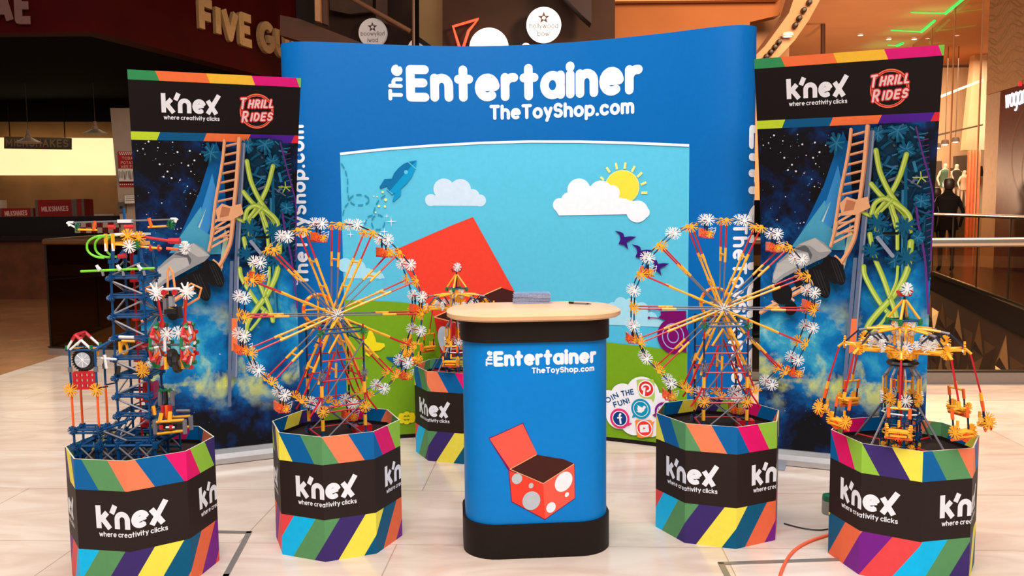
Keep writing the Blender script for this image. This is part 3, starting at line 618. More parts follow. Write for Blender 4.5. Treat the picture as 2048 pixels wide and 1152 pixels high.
for x, Y, z, lb, cl in ((1888, 28.2, 1.5, 'shop dummy in a green top on the left of the window display', 'cloth_green'), (1911, 28.6, 1.5, 'shop dummy in a dark top beside the orange curtain', 'cloth_dark'), (1927, 27.9, 1.25, 'pale shop dummy in a light dress at the curtain edge', 'cloth_pale')):
    c = at(x, 400, Y); figure('shop_dummy', lb, 'mannequin', (c.x, Y, 1.302), z, 0, 'mannequin', cl, .1)
b = MB(); a, c = at(1868, 400, 28), at(1933, 400, 28); b.box(((a.x+c.x)/2, 28.3, .651), (c.x-a.x, 1.4, 1.3), 'shop_dark'); tag(b.build('display_plinth'), 'dark display plinth under the shop dummies', 'plinth')
# ---- stone pillar and noodle restaurant on the right edge
mat('stone_tan', (136,100,68), .8, var=.10, scale=14, bump=.3); mat('stone_groove', (128,92,60), .8); mat('pillar_grey', (140,112,90), .7, var=.08, scale=10); mat('wood_dark', (74,32,20), .45, var=.2, scale=8); mat('noodle_sign', (226,232,255), .5, emit=1.0, var=0); mat('groove_dark', (100,56,40), .5); mat('star_red', (230,40,40), .5, emit=1)
a = at(1968, 300, 18.9); c = at(2200, 300, 14.7)
ST = Surf([(a.x, 18.9), (c.x, 14.7)]); b = MB()
zb = at(1970, 190, 18.9).z
def sheet(sf, u0, u1, z0, z1, key, th=.3):
    b = MB(); P = [sf.mp(u0,z0), sf.mp(u1,z0), sf.mp(u1,z1), sf.mp(u0,z1)]; n = -Vector((sf.segn[0].x, sf.segn[0].y, 0))*th; b.prism(P, n, key); return b
b = sheet(ST, 0, ST.L, zb, 8.4, 'stone_tan'); ST.layer = 4; rnd = random.Random(2)
for k in range(9):
    for m_ in range(2):
        z = zb+.18+k*.24; pts = [(ST.L*i/60, z+.10*math.sin(i*.42+k*.35+m_*1.1)+.05*math.sin(i*.21+k)+i*.004) for i in range(61)]
        ST.line(b, [(u, zz) for u, zz in pts if zz > zb+.01], .02, 'stone_groove', False)
struct(b.build('wall_stone'), 'tan stone wall with carved wave lines')
up = ST.tr(1996, 300)[0]
struct(sheet(ST, .01, up, 0, zb-.01, 'pillar_grey', .28).build('wall_pillar'), 'grey brown pillar'); 
b = sheet(ST, up+.005, ST.L, 0, zb-.01, 'wood_dark', .26); ST.layer = 4
for cx_, cz_, r_ in ((2080, 300, 1.1), (2092, 335, .9), (2115, 400, 1.1)):
    c_ = ST.tr(cx_, cz_)
    for rr_ in (r_, r_*.97): ST.line(b, [(min(max(c_[0]+rr_*math.cos(i/24*PI), up+.02), ST.L-.01), c_[1]+rr_*math.sin(i/24*PI)) for i in range(49)], .014, 'groove_dark', False)
struct(b.build('wall_noodle'), 'dark wooden restaurant wall')
p0 = ST.tr(2011, 217); p1 = ST.tr(2048, 209); hx = ST.tr(2011, 217)[1]
o = write3d(ST, 'noodle_sign', 'wagamama', p0, (p0[0]+(p1[0]-p0[0])*1.9, p0[1]), .40, .085, 'noodle_sign', .012); tag(o, 'glowing white restaurant lettering cut by the right picture edge', 'sign')
c_ = ST.tr(2043, 168); b = MB(); st_ = [ST.mp(c_[0]+(.05 if k % 2 == 0 else .022)*math.cos(R(90+36*k)), c_[1]+(.05 if k % 2 == 0 else .022)*math.sin(R(90+36*k)), .05) for k in range(10)]; b.prism(st_, -Vector((ST.segn[0].x, ST.segn[0].y, 0))*.045, 'star_red'); tag(b.build('sign_star'), 'little red star above the glowing lettering', 'sign')
# ---- faceted wall below the far floor edge
mat('facet_a', (86,60,40), .5, var=.1); mat('facet_b', (122,92,64), .45, var=.1); mat('facet_c', (176,142,110), .4, var=.1); mat('facet_lit', (255,206,150), .5, emit=.9, var=.05); mat('facet_base', (74,50,32), .7)
TW = Surf([(E0.x, E0.y), (E1.x, E1.y)]); b = sheet(TW, 0, TW.L, -4.15, -.31, 'facet_base', .3); TW.layer = 0; rnd = random.Random(8); i = 0
while i*.74 < TW.L-.8:
    for j in range(7):
        u0 = .02+i*.74; z0 = -.42-j*.52-(.26 if i % 2 else 0); v = [(u0, z0), (u0+.74, z0), (u0+.37+rnd.uniform(-.2,.2), z0-.5)] if (i+j) % 2 else [(u0, z0-.5), (u0+.74, z0-.5), (u0+.37+rnd.uniform(-.2,.2), z0)]
        if min(z for _, z in v) < -4.1: continue
        key = 'facet_lit' if (i*7+j*5) % 9 == 0 else rnd.choice(('facet_a','facet_b','facet_b','facet_c'))
        ap = TW.mp(sum(u for u, _ in v)/3, sum(z for _, z in v)/3, .05); q = [TW.mp(u, z, .003) for u, z in v]
        for k in range(3): b.face([q[k], q[(k+1) % 3], ap], key if (k or key == 'facet_lit') else 'facet_a')
    i += 1
struct(b.build('wall_faceted'), 'wall of small triangular facets, some of them lit')
mat('band_dark', (48,34,24), .3); b = MB(); b.prism([TW.mp(0,-.31,.02), TW.mp(TW.L,-.31,.02), TW.mp(TW.L,.02,.02), TW.mp(0,.02,.02)], -Vector((TW.segn[0].x,TW.segn[0].y,0))*.02, 'band_dark'); struct(b.build('trim_20'), 'dark edge band of the far floor')
# ---- glass balustrades round the opening
mat('steel', (196,180,164), .25, .85, var=.03); mat('bronze', (120,84,60), .3, .7, var=.05); mat('shoe_metal', (150,140,132), .35, .5, var=.03); mat('shoe_black', (30,24,20), .4)
glass('rail_glass', (236,224,204), .05); glass('rail_glass_dark', (190,172,140), .06)
def balustrade(name, label, pts, npan, zr, rr_, railkey, gkey, shoe=.1, shoekey='shoe_metal', th=.012):
    c = sum((Vector((*p, 0)) for p in pts), Vector())/len(pts); t = thing(name, label, 'balustrade', c)
    for (a, b_), n in zip(zip(pts, pts[1:]), npan):
        A, B = Vector((*a, 0)), Vector((*b_, 0)); d = (B-A).normalized(); nn = Vector((-d.y, d.x, 0))*th; L = (B-A).length
        for k in range(n):
            u0, u1 = A+d*(L*k/n+.008), A+d*(L*(k+1)/n-.008); b = MB(); b.prism([u0+Vector((0,0,.02)), u1+Vector((0,0,.02)), u1+Vector((0,0,zr-rr_*.6)), u0+Vector((0,0,zr-rr_*.6))], nn, gkey); b.build('glass_panel', t)
            b = MB(); b.box(A+d*(L*k/n)+Vector((0,0,zr/2)), (.014, .02, zr-.04), 'shoe_black', math.atan2(d.y, d.x)); b.build('joint_post', t)
        b = MB(); b.box((A+B)/2+Vector((0,0,shoe/2)), (L, .06, shoe), shoekey, math.atan2(d.y, d.x)); b.box((A+B)/2+Vector((0,0,shoe+.006)), (L, .064, .012), 'shoe_black', math.atan2(d.y, d.x)); b.build('base_shoe', t)
    b = MB(); b.tube([(p[0], p[1], zr) for p in pts], rr_, railkey, 12); b.build('handrail', t, smooth=True)
yr = gnd(1870, 766).y+.03
balustrade('glass_balustrade', 'glass balustrade with steel handrail right of the right banner', [(2.35, yr+.0), (3.95, yr-.09), (8.9, yr-.2)], (1, 3), 1.07, .036, 'steel', 'rail_glass', .09)
balustrade('glass_balustrade', 'glass balustrade with bronze handrail behind the blue clock tower on the left', [(-4.72, 10.6), (-4.45, 8.12), (-1.5, 7.5), (2.2, 6.5)], (2, 3, 2), 1.09, .03, 'bronze', 'rail_glass_dark', .07, 'shoe_metal')
fa, fb = at(1868, 428, 16.9), at(2110, 434, 9.9)
balustrade('glass_balustrade', 'far glass balustrade in front of the shops on the right', [(fa.x, fa.y), (fb.x, fb.y)], (4,), 1.19, .03, 'bronze', 'rail_glass', .05, 'shoe_black')
# ---- hatch frames let into the floor
def hatch(px, name, lab):
    q = [gnd(x, y, .002) for x, y in px]; b = MB()
    for a, c in zip(q, q[1:]): d = c-a; b.box((a+c)/2, (d.length+.02, .022, .004), 'shoe_metal', math.atan2(d.y, d.x))
    struct(b.build(name), lab)
hatch([(405,1063),(498,1065),(452,1151),(432,1190)], 'trim_21', 'metal edge of a floor hatch, lower left'); hatch([(1470,1180),(1442,1127),(1700,1118)], 'trim_22', 'metal edge of a floor hatch, lower right')
# ================================================================ EXHIBITION STAND
BH = .49                                                # height of the cardboard plinths
def knex(sf, mb, u0, z0, wd, key='ink_white', tag_=True):      # bold wordmark, lower left corner of the letters at (u0, z0)
    k = wd/3.0; off = (sf.layer+1)*sf.step; sf.layer += 1
    P = lambda x, y: (u0+x*k, z0+y*k*.96)
    w = .226*k
    for l in ([(.11,.0),(.10,1.0)], [(.17,.34),(.50,.70)], [(.27,.44),(.60,.0)], [(.86,1.02),(.70,.66)],
              [(.93,0),(.93,.42)]+arc(1.155,.42,.225,.23,180,0,10)+[(1.38,0)], arc(1.89,.37,.235,.27,14,312,18), [(1.66,.32),(2.10,.44)],
              [(2.32,.70),(2.76,.0)], [(2.32,.0),(2.90,1.0)]):
        sf.line(mb, [P(*q) for q in l], w, key, False, off)
    if tag_: write(sf, mb, 'where creativity clicks', P(.1, -.36), P(2.93, -.36), .22*k, .17, key, gap=.12, off=off)

def octagon(cx, cy, rot, name, label, tshift=0, bshift=0.055, split=0):
    """cardboard plinth with eight faces; rot turns its first printed corner"""
    t = thing(name, label, 'display box', (cx, cy, 0), 0, 'octagonal printed cardboard plinths')
    Rr = .262
    def ring(r, first): return [(cx+r*math.cos(rot+R(first+45*k)), cy+r*math.sin(rot+R(first+45*k))) for k in range(8)]
    sf = Surf(ring(Rr, 0), closed=True); si = Surf(ring(Rr-.005, 0), closed=True)
    side = sf.L/8; mb = MB(); T = [(.49-.109), (.49-.109-.216)]
    for s_, o in ((sf, 0), (si, 0)):
        L = s_.L
        if s_ is si: s_.poly(mb, [(0, 0), (L, 0), (L, BH), (0, BH)], 'card_inside', 0)
        else:
            s_.poly(mb, [(0, T[1]), (L, T[1]), (L, T[0]), (0, T[0])], 'card_black', 0)
    top = ['card_blue','card_sage','card_salmon','card_blue','card_pink','card_lime','card_navy','card_yellow']
    bot = ['card_cyan','card_sage','card_navy','card_yellow','card_teal','card_orange','card_purple','card_red']
    for half in (0, 1):
        a, b = half*side*4, (half+1)*side*4; w = side/2
        for seq, z0, z1, sl0, sl1, sh in ((top, T[0], BH, .062, 0, tshift-(split if half == 0 else 0)), (bot, 0, T[1], -.11, 0, bshift)):
            for k in range(-3, 12):
                x0 = a+k*w+sh; c = seq[k % 8]
                q = [(x0+sl0, z0), (x0+w+sl0, z0), (x0+w+sl1, z1), (x0+sl1, z1)]
                q = clip(clip(q, 1, 0, a), -1, 0, -b) if q else q
                if len(q) >= 3: sf.poly(mb, q, c, 0)
                if seq is top:
                    kk = (sf.L-.04)/sf.L
                    q = [(min(max((u)*si.L/sf.L, 0), si.L), z) for u, z in q]
                    q = clip(q, 0, 1, BH-.055)
                    if len(q) >= 3: si.poly(mb, q, seq[(k+3) % 8], -.0006)
    for k in range(8):      # raw card edge along the rim
        u0, u1 = k*side, (k+1)*side; v0, v1 = k*si.L/8, (k+1)*si.L/8
        mb.face([sf.mp(u0+1e-6, BH), sf.mp(u1-1e-6, BH), si.mp(v1-1e-6, BH), si.mp(v0+1e-6, BH)], 'card_edge')
    mb.build('card_wall', t)
    lg = MB()
    for k in range(4): knex(sf, lg, k*2*side+.075, .245, .258); sf.layer -= 1
    lo = lg.build('logo_print', t); lo['label'] = 'white logo and slogan printed four times round the black band'
    pf = MB(); pts = [Vector((x, y, BH-.075)) for x, y in ring(Rr-.007, 0)]
    pf.prism(pts, (0, 0, .006), 'card_inside')
    pf.build('inner_platform', t)
    return t
# centre x, centre y, rotation (direction of the first printed corner)
BOX = {'tower': (-1.40, 3.13, R(-77-45)), 'wheel': (-.728, 3.425, R(-90-45)), 'small': (-.286, 4.68, R(-131.5-45)), 'wheel2': (.86, 3.51, R(-87-90)), 'swing': (1.476, 3.149, R(-101.3))}
octagon(*BOX['tower'], 'display_box', 'octagonal cardboard plinth under the blue clock tower, front left corner', -.072, -.02)
octagon(*BOX['wheel'], 'display_box', 'octagonal cardboard plinth under the left big wheel, left of the counter', 0, .06)
octagon(*BOX['small'], 'display_box', 'octagonal cardboard plinth half hidden behind the counter, against the blue backdrop', -.04, .055)
octagon(*BOX['wheel2'], 'display_box', 'octagonal cardboard plinth under the right big wheel, right of the counter', 0, .055)
octagon(*BOX['swing'], 'display_box', 'octagonal cardboard plinth under the swing ride, front right corner by the orange cable', 0, .01, .065)

# ---------------------------------------------------------------- curved pop-up backdrop
bd = thing('backdrop_stand', 'tall curved blue pop-up display wall with white shop lettering and cartoon landscape', 'display wall', (.1, 4.95, 0))
fp = [(-1.18,5.2),(-1.27,5.12),(-1.305,5.0),(-1.29,4.9),(-1.24,4.85),(-1.165,4.83),(-1.05,4.845),(-.897,4.885),(-.68,4.945),(-.459,4.99),(-.172,5.015),(.117,4.985),(.371,4.92),(.537,4.855),(.827,4.71),(1.002,4.60),(1.10,4.545),(1.18,4.515),(1.25,4.525),(1.295,4.565),(1.315,4.64),(1.31,4.74),(1.24,4.86)]
SB = Surf(smooth(fp, 3))
ZT = 2.288
pn = MB(); SB.poly(pn, [(0, .02), (SB.L, .02), (SB.L, ZT), (0, ZT)], 'ink_blue', 0)
SB.poly(pn, [(0, .02), (SB.L, .02), (SB.L, ZT), (0, ZT)], 'plastic_black', -.006)
N_ = len(SB.p)
for i in range(N_-1):
    u0, u1 = SB.s[i]+1e-6, SB.s[i+1]-1e-6
    for z in (.02, ZT): pn.face([SB.mp(u0, z), SB.mp(u1, z), SB.mp(u1, z, -.006), SB.mp(u0, z, -.006)], 'ink_blue')
pn.build('fabric_panel', bd, smooth=True)
fr = MB()
for u in [SB.L*k/6 for k in range(7)]:
    q = SB.mp(u, 0, -.03); fr.rod(q, q+Vector((0, 0, ZT-.01)), .011, 'k_grey', 8)
for z in (.03, .78, 1.53, ZT-.03):
    fr.tube([SB.mp(SB.L*k/40, z, -.03) for k in range(41)], .008, 'k_grey', 6)
fr.build('frame', bd)
ft = MB()
ft_pts = [SB.mp(SB.L*k/60, .0, 0) for k in range(61)]
for a, b in zip(range(60), range(1, 61)):
    u0, u1 = SB.L*a/60, SB.L*b/60
    A, B, C_, D_ = SB.mp(u0, 0, .001), SB.mp(u1, 0, .001), SB.mp(u1, 0, -.03), SB.mp(u0, 0, -.03)
    h = Vector((0, 0, .022)); ft.face([A, B, B+h, A+h], 'plastic_black'); ft.face([D_+h, C_+h, C_, D_], 'plastic_black'); ft.face([A+h, B+h, C_+h, D_+h], 'plastic_black')
ft.build('bottom_rail', bd)
# printed landscape
mu = MB(); SB.layer = 1
T = SB.tr
topl = [(680,308),(720,303.5),(780,297.5),(860,291.5),(960,286),(1060,283),(1160,283.3),(1260,286),(1320,288.4),(1379,291)]
tl = [T(*p) for p in topl]; u0, u1 = tl[0][0], tl[-1][0]
tl = [(u0+(u-u0), z) for u, z in tl]
SB.poly(mu, [(u0, .024), (u1, .024)]+tl[::-1], 'ink_sky')
def hill(px): return [T(*p) for p in px]
lk = hill([(980,660),(1100,648),(1214,648.5),(1316,654),(1374,657)])
SB.poly(mu, [(lk[0][0], .1), (u1, .1), (u1, lk[-1][1])]+lk[::-1][1:], 'ink_lake')
# clouds
def cloud(discs, base, key, border=None):
    SB.layer += 2; off = SB.layer*SB.step
    for x, y, r in discs:
        c = T(x, y); e = T(x+r, y); f = T(x, y-r); SB.disc(mu, c, abs(e[0]-c[0]), key, abs(f[1]-c[1]), off=off)
    if base: SB.poly(mu, [T(*p) for p in base], key, off+.00011)
cloud([(862,400,12),(888,378,21),(921,379,21),(945,392,14),(960,401,12)], [(855,411),(967,412),(960,392),(925,385),(885,385),(858,396)], 'ink_palecloud')
cloud([(690,530,14),(714,538,18),(735,546,10),(760,552,6)], [(691,557),(770,557),(765,547),(735,542),(691,535)], 'ink_cloud')
cloud([(1227,618,14),(1242,607,13),(1262,610,14),(1284,618,14),(1303,636,12)], [(1205,649),(1340,655),(1322,640),(1300,630),(1280,615),(1240,612),(1205,622)], 'ink_cloud')
# sun
c = T(1244.3, 374.6); rx = abs(T(1278, 374.6)[0]-c[0]); rz = abs(T(1244.3, 341)[1]-c[1])
SB.disc(mu, c, rx*1.03, 'ink_sunray', rz*1.03, n=40); SB.disc(mu, c, rx*.98, 'ink_sun', rz*.98, n=40)
SB.layer += 1; o_ = SB.layer*SB.step
for a, b in (((1201.5,354),(1208,360)),((1213.5,335),(1220,345)),((1232,326),(1234.5,339)),((1251.5,325),(1249.5,338)),((1270,332),(1264,344)),((1284.5,345),(1275,354)),((1293,364.5),(1282,369.5)),((1295,385.5),(1283,385.5))):
    SB.line(mu, [T(*a), T(*b)], .013, 'ink_sunray', False, o_)
cloud([(1158,380,23),(1140,402,18),(1202,385,24),(1224,386,16),(1248,411,14),(1275,423,22),(1289,425,11),(1120,410,14)], [(1118,431),(1290,428),(1297,424),(1275,405),(1230,392),(1180,372),(1140,390),(1110,418)], 'ink_white')
gr = hill([(691,600),(740,601),(800,604),(860,612),(920,624),(1000,642),(1100,665),(1210,684),(1290,693),(1330,698),(1374,702)])
SB.poly(mu, [(u0, .024), (u1, .024), (u1, gr[-1][1])]+gr[::-1][1:-1]+[(u0, gr[0][1])], 'ink_green')
SB.layer += 1
SB.line(mu, tl, .014, 'ink_white', False)
# open red box, empty
def quad(px, key): SB.shape(mu, px, key)
def outline(px, w, key, closed=True):
    q = [T(*p) for p in px]; SB.line(mu, q+([q[0]] if closed else []), w, key)
quad([(789,500),(905,450),(946,434),(1032,588),(905,645),(868,634)], 'ink_red')
quad([(868,634),(1002,575),(1200,640),(1110,700)], 'ink_boxdark')
quad([(868,634),(1110,700),(1118,880),(898,800)], 'ink_reddark'); quad([(1110,700),(1205,662),(1205,830),(1118,880)], 'ink_redlight')
outline([(868,634),(1110,700),(1205,662)], .006, 'ink_edge', False); outline([(868,634),(1002,575)], .006, 'ink_edge', False)
c = T(890, 680); SB.disc(mu, c, .040, 'ink_palecloud', .085, rot=.2)
# rocket and trails
q1 = lambda x, y: (680+x/3.386, 280+y/3.386)
quad([q1(*p) for p in ((348,262),(300,265),(265,320),(272,330),(318,312),(345,330))], 'ink_rocket')
quad([q1(*p) for p in ((412,322),(412,374),(362,418),(353,412),(372,358),(385,330))], 'ink_rocketlight')
body = [(520,138),(465,148),(430,162),(395,190),(365,225),(348,265),(318,325),(350,372),(385,350),(418,325),(455,290),(485,250),(505,205),(515,170)]
quad([q1(*p) for p in body], 'ink_rocketlight')
quad([q1(*p) for p in ((520,138),(465,148),(430,162),(395,190),(365,225),(348,265),(318,325),(333,348),(400,270),(470,190))], 'ink_rocket')
SB.layer += 1; o_ = SB.layer*SB.step
SB.line(mu, [T(*q1(462,150)), T(*q1(512,195))], .005, 'ink_sky', False, o_); SB.line(mu, [T(*q1(312,330)), T(*q1(356,368))], .005, 'ink_sky', False, o_)
SB.disc(mu, T(*q1(446,218)), .0115, 'ink_sky', off=o_)
def dashes(px, w=.007, d=.03):
    pts = [T(*p) for p in px]; seg = [pts[0]]; on = True; acc = 0
    for a, b in zip(pts, pts[1:]):
        L = math.hypot(b[0]-a[0], b[1]-a[1]); x = 0
        while x < L:
            st = min((d if on else d*.55)-acc, L-x); x += st; acc += st
            q = (a[0]+(b[0]-a[0])*x/L, a[1]+(b[1]-a[1])*x/L)
            if on: seg.append(q)
            if acc >= (d if on else d*.55)-1e-9:
                if on and len(seg) > 1: SB.line(mu, seg, w, 'ink_trail', False, o_)
                on = not on; acc = 0; seg = [q]
for l in ([(8,158),(32,200),(50,270),(50,350),(60,415),(35,450),(20,500),(19,555)], [(305,372),(260,410),(235,460),(220,505),(190,520),(165,570),(145,610)]):
    dashes([q1(*p) for p in smooth(l, 5)])
dashes([q1(130+65*math.cos(a/12*PI), 405+36*math.sin(a/12*PI)) for a in range(25)]); dashes([q1(257+44*math.cos(a/12*PI), 556+50*math.sin(a/12*PI)) for a in range(25)])
for x, y, r in ((288,353,8),(308,405,10),(262,448,8),(303,450,8),(240,490,6),(250,384,5),(228,382,4)): SB.disc(mu, T(*q1(x, y)), r*.00085, 'ink_sunray', off=o_, n=12)
for x, y, r in ((345,552,40),(298,620,30),(315,516,18),(168,555,20),(70,640,26)):
    for a in range(4):
        e = R(90*a); c = T(*q1(x, y)); L = r*.00087
        SB.poly(mu, [(c[0]+L*math.cos(e), c[1]+L*math.sin(e)), (c[0]+L*.12*math.cos(e+R(45)), c[1]+L*.12*math.sin(e+R(45))), c, (c[0]+L*.12*math.cos(e-R(45)), c[1]+L*.12*math.sin(e-R(45)))], 'ink_white', o_)
# humming birds
b0 = [(1230,461.5),(1242,463.5),(1248,467),(1250,474),(1261,472.5),(1274,473.5),(1263,480),(1254,484),(1257.5,499),(1249,490),(1238,488),(1242,478),(1240,469)]
for dx, dy, s_ in ((0,0,1),(34,27,.97),(68,54,.95)): quad([(1230+dx+(x-1230)*s_, 461.5+dy+(y-461.5)*s_) for x, y in b0], 'ink_purple')
# snail
quad([(1322,622),(1373.5,621),(1374,705),(1360,700),(1350,640),(1326,638),(1318,634),(1323,630)], 'ink_snail')
c = T(1347.5, 672); k = .0029; SB.disc(mu, c, 32*k, 'ink_snail', 34*k)
SB.layer += 1; o_ = SB.layer*SB.step
SB.line(mu, [(c[0]+21.5*k*math.cos(a/16*PI), c[1]+24*k*math.sin(a/16*PI)) for a in range(33)], .0055, 'ink_swirl', True, o_)
SB.line(mu, [(c[0]+11*k*math.cos(a/12*PI), c[1]+12.5*k*math.sin(a/12*PI)) for a in range(25)], .0055, 'ink_swirl', True, o_)
for a, b in (((1299,617),(1325,620)),((1299,635),(1340,637))):
    SB.line(mu, [T(*a), T(*b)], .005, 'ink_snail', True, o_); SB.disc(mu, T(*a), .0075, 'ink_snail', off=o_)
# butterflies and flower
quad([(737,662),(742,658),(750,675),(752,684),(768,686),(770,692),(760,700),(748,702),(738,713),(730,708),(733,697),(724,690),(726,680),(733,676)], 'ink_flower')
quad([(803,697),(800,710),(803,716),(812,722),(820,735),(812,738),(803,730),(795,735),(790,728),(773,716),(772,713),(790,714),(797,708)], 'ink_butterfly')
for a in range(8): SB.disc(mu, (T(813,835)[0]+.042*math.cos(PI*a/4), T(813,835)[1]+.026*math.sin(PI*a/4)), .018, 'ink_flower', .013, off=(SB.layer+1)*SB.step)
SB.layer += 2; SB.disc(mu, T(813,835), .02, 'ink_green', .012); SB.disc(mu, T(813,835), .036, 'ink_flower', .008)
mo = mu.build('mural_print', bd); mo['label'] = 'cartoon landscape with rocket, sun, clouds, green hill and an open red box'
# social media cloud, a sticker on the landscape
so = MB(); mu_ = mu; mu = so
q4 = lambda x, y: (1190+x/7.68, 740+y/7.68)
cloud([(q4(x, y)[0], q4(x, y)[1], r/7.68) for x, y, r in ((215,480,180),(450,400,200),(745,350,255),(990,500,160),(1000,720,200),(860,850,170),(600,780,215),(380,700,200),(240,580,130))], None, 'ink_white')
wr = lambda t, a, b, h, w, key, **kw: write(SB, so, t, T(*q4(*a)), T(*q4(*b)), h, w, key, **kw)
wr('JOIN', (128,545), (385,408), .033, .2, 'ink_navytext'); wr('THE', (425,402), (615,368), .033, .2, 'ink_navytext'); wr('FUN!', (310,572), (552,498), .033, .2, 'ink_navytext')
def D(x, y, r, key, s_=1): c = T(*q4(x, y)); SB.disc(so, c, r/7.68*.00285, key, r/7.68*.00285*s_)
def PX(pts, key): SB.shape(so, [q4(*p) for p in pts], key)
PX([(650,150),(700,135),(850,140),(905,132),(925,180),(932,420),(905,490),(880,440),(760,425),(700,390),(665,300)], 'ink_pinlime'); D(797,280,132,'ink_white'); D(797,280,114,'ink_pin')
SB.layer += 1; o_ = SB.layer*SB.step; c = T(*q4(797,268)); k = 1/7.68*.00285
SB.line(so, [(c[0]+65*k*math.cos(R(a)), c[1]+52*k*math.sin(R(a))) for a in range(-70, 221, 12)], 26*k, 'ink_white', True, o_)
SB.line(so, [T(*q4(775,260)), T(*q4(762,385))], 34*k, 'ink_white', False, o_)
D(718,588,156,'ink_twit'); PX([(600,670),(650,710),(580,725)], 'ink_twit'); D(718,588,122,'ink_white'); D(718,588,112,'ink_twit')
PX([(665,525),(690,545),(715,555),(740,570),(755,545),(775,540),(800,562),(778,590),(765,620),(725,648),(680,640),(645,618),(680,618),(662,600),(672,595),(655,570),(675,570)], 'ink_white')
D(395,735,158,'ink_pink'); PX([(500,820),(545,770),(535,800),(590,810),(530,845),(490,850)], 'ink_pink'); D(395,735,122,'ink_white'); D(395,735,108,'ink_fb')
SB.layer += 1; o_ = SB.layer*SB.step
SB.line(so, [T(*q4(*p)) for p in ((410,815),(395,705),(393,685),(402,668),(418,664))], 30*k, 'ink_white', False, o_); SB.line(so, [T(*q4(355,725)), T(*q4(430,718))], 22*k, 'ink_white', False, o_)
PX([(630,770),(650,752),(870,758),(900,790),(940,770),(905,830),(905,960),(880,1010),(720,1035),(670,1020),(650,930)], 'ink_orange'); D(775,885,128,'ink_white'); D(775,885,112,'ink_you')
PX([(700,845),(720,832),(835,825),(848,930),(835,942),(720,950),(708,930)], 'ink_white'); PX([(757,865),(792,882),(762,905)], 'ink_you')
D(1075,630,145,'ink_insta'); PX([(895,680),(950,650),(960,720)], 'ink_insta'); D(1075,640,112,'ink_palecloud'); D(1075,640,98,'ink_insta')
PX([(1000,560),(1150,540),(1170,700),(1020,720)], 'ink_white'); PX([(1016,575),(1136,558),(1152,690),(1034,705)], 'ink_pin'); D(1085,632,38,'ink_white'); D(1085,632,24,'ink_pin')
so_ = so.build('social_sticker', bd); so_['label'] = 'white cloud sticker reading join the fun with five round icons'
mu = mu_
# lettering
le = MB(); SB.layer = 3
def wb(t, a, b, h, w, key='ink_white', **kw): write(SB, le, t, T(*a), T(*b), h, w, key, **kw)
hE = T(818,130)[1]-T(818,203)[1]; wb('Entertainer', (815,203), (1284,187), hE, .245, gap=.115)
write(SB, le, 'The', (T(806,201)[0], T(806,201)[1]), (T(806,201)[0], T(806,130)[1]), abs(T(806,160)[0]-T(777,160)[0]), .26, 'ink_white')
hT = T(990,210)[1]-T(990,240)[1]; wb('TheToyShop.com', (980,240), (1268,227.5), hT, .22, gap=.11)
a = T(1466,446); write(SB, le, 'TheToyShop.com', a, (a[0], T(1466,800)[1]), .082, .21, 'ink_white')
a = T(1498,250); write(SB, le, 'Entertainer', a, (a[0], T(1498,790)[1]), .17, .24, 'ink_white')
a = T(618,570); write(SB, le, 'TheToyShop.com', a, (a[0], T(618,250)[1]), .082, .21, 'ink_white')
a = T(585,640); write(SB, le, 'Entertainer', a, (a[0], T(585,240)[1]), .17, .24, 'ink_white')
lo = le.build('lettering', bd); lo['label'] = 'white rounded shop name and web address'

# ---------------------------------------------------------------- promotional counter
CX, CY, CR = .083, 3.385, .075
ct = thing('promotion_counter', 'rounded blue counter with pale wooden top, black bands and a printed open red box', 'counter', (CX, CY, 0), CR)
def rrect(hx, hy, r, n=8, cx=CX, cy=CY, rot=CR):
    out = []
    for qx, qy, a0 in ((1,1,0),(-1,1,90),(-1,-1,180),(1,-1,-90)):
        for k in range(n+1):
            a = R(a0+90*k/n); out.append((qx*(hx-r)+r*math.cos(a), qy*(hy-r)+r*math.sin(a)))
    out = out[:]; co, si_ = math.cos(rot), math.sin(rot)
    return [(cx+x*co-y*si_, cy+x*si_+y*co) for x, y in out]
def split(pts, d=.03):
    out = []
    for a, b in zip(pts, pts[1:]+pts[:1]):
        L = math.hypot(b[0]-a[0], b[1]-a[1]); n = max(1, round(L/d))
        if L < 1e-6: continue
        for k in range(n): out.append((a[0]+(b[0]-a[0])*k/n, a[1]+(b[1]-a[1])*k/n))
    return out
SCn = Surf(split(rrect(.283, .195, .13)), closed=True)
cb = MB(); cb.prism([Vector((x, y, .13)) for x, y in rrect(.283, .195, .13)], (0, 0, .76), 'ink_counter_blue'); cb.build('body_panel', ct, smooth=True)
for z0, z1, nm in ((0, .135, 'base_band'), (.842, .922, 'top_band')):
    b = MB(); b.prism([Vector((x, y, z0)) for x, y in rrect(.293, .205, .135)], (0, 0, z1-z0), 'plastic_black'); o = b.build(nm, ct, smooth=True)
    o['label'] = 'black plastic band round the ' + ('foot' if z0 == 0 else 'top')
mat('counter_wood', (222,176,132), .35, var=.05, scale=12)
b = MB(); h0 = rrect(.335, .225, .19, 12); h1 = rrect(.345, .235, .2, 12)
prof = [(h0, .924), (h1, .931), (h1, .945), (h0, .951)]
n = len(h0)
vs = [Vector((x, y, z)) for hh, z in prof for x, y in hh]
b.raw(vs, [(k*n+i, k*n+(i+1) % n, (k+1)*n+(i+1) % n, (k+1)*n+i) for k in range(3) for i in range(n)]+[tuple(range(n-1,-1,-1)), tuple(range(3*n, 4*n))], 'counter_wood')
o = b.build('counter_top', ct, smooth=True); o['label'] = 'pale beech worktop with rounded ends'
b = MB(); T = SCn.tr; SCn.layer = 1
def wc(t, a, b_, h, w, **kw): write(SCn, b, t, T(*a), T(*b_), h, w, 'ink_white', **kw)
wc('Entertainer', (988,733.5), (1192,725), T(990,702)[1]-T(990,733)[1], .25, gap=.11)
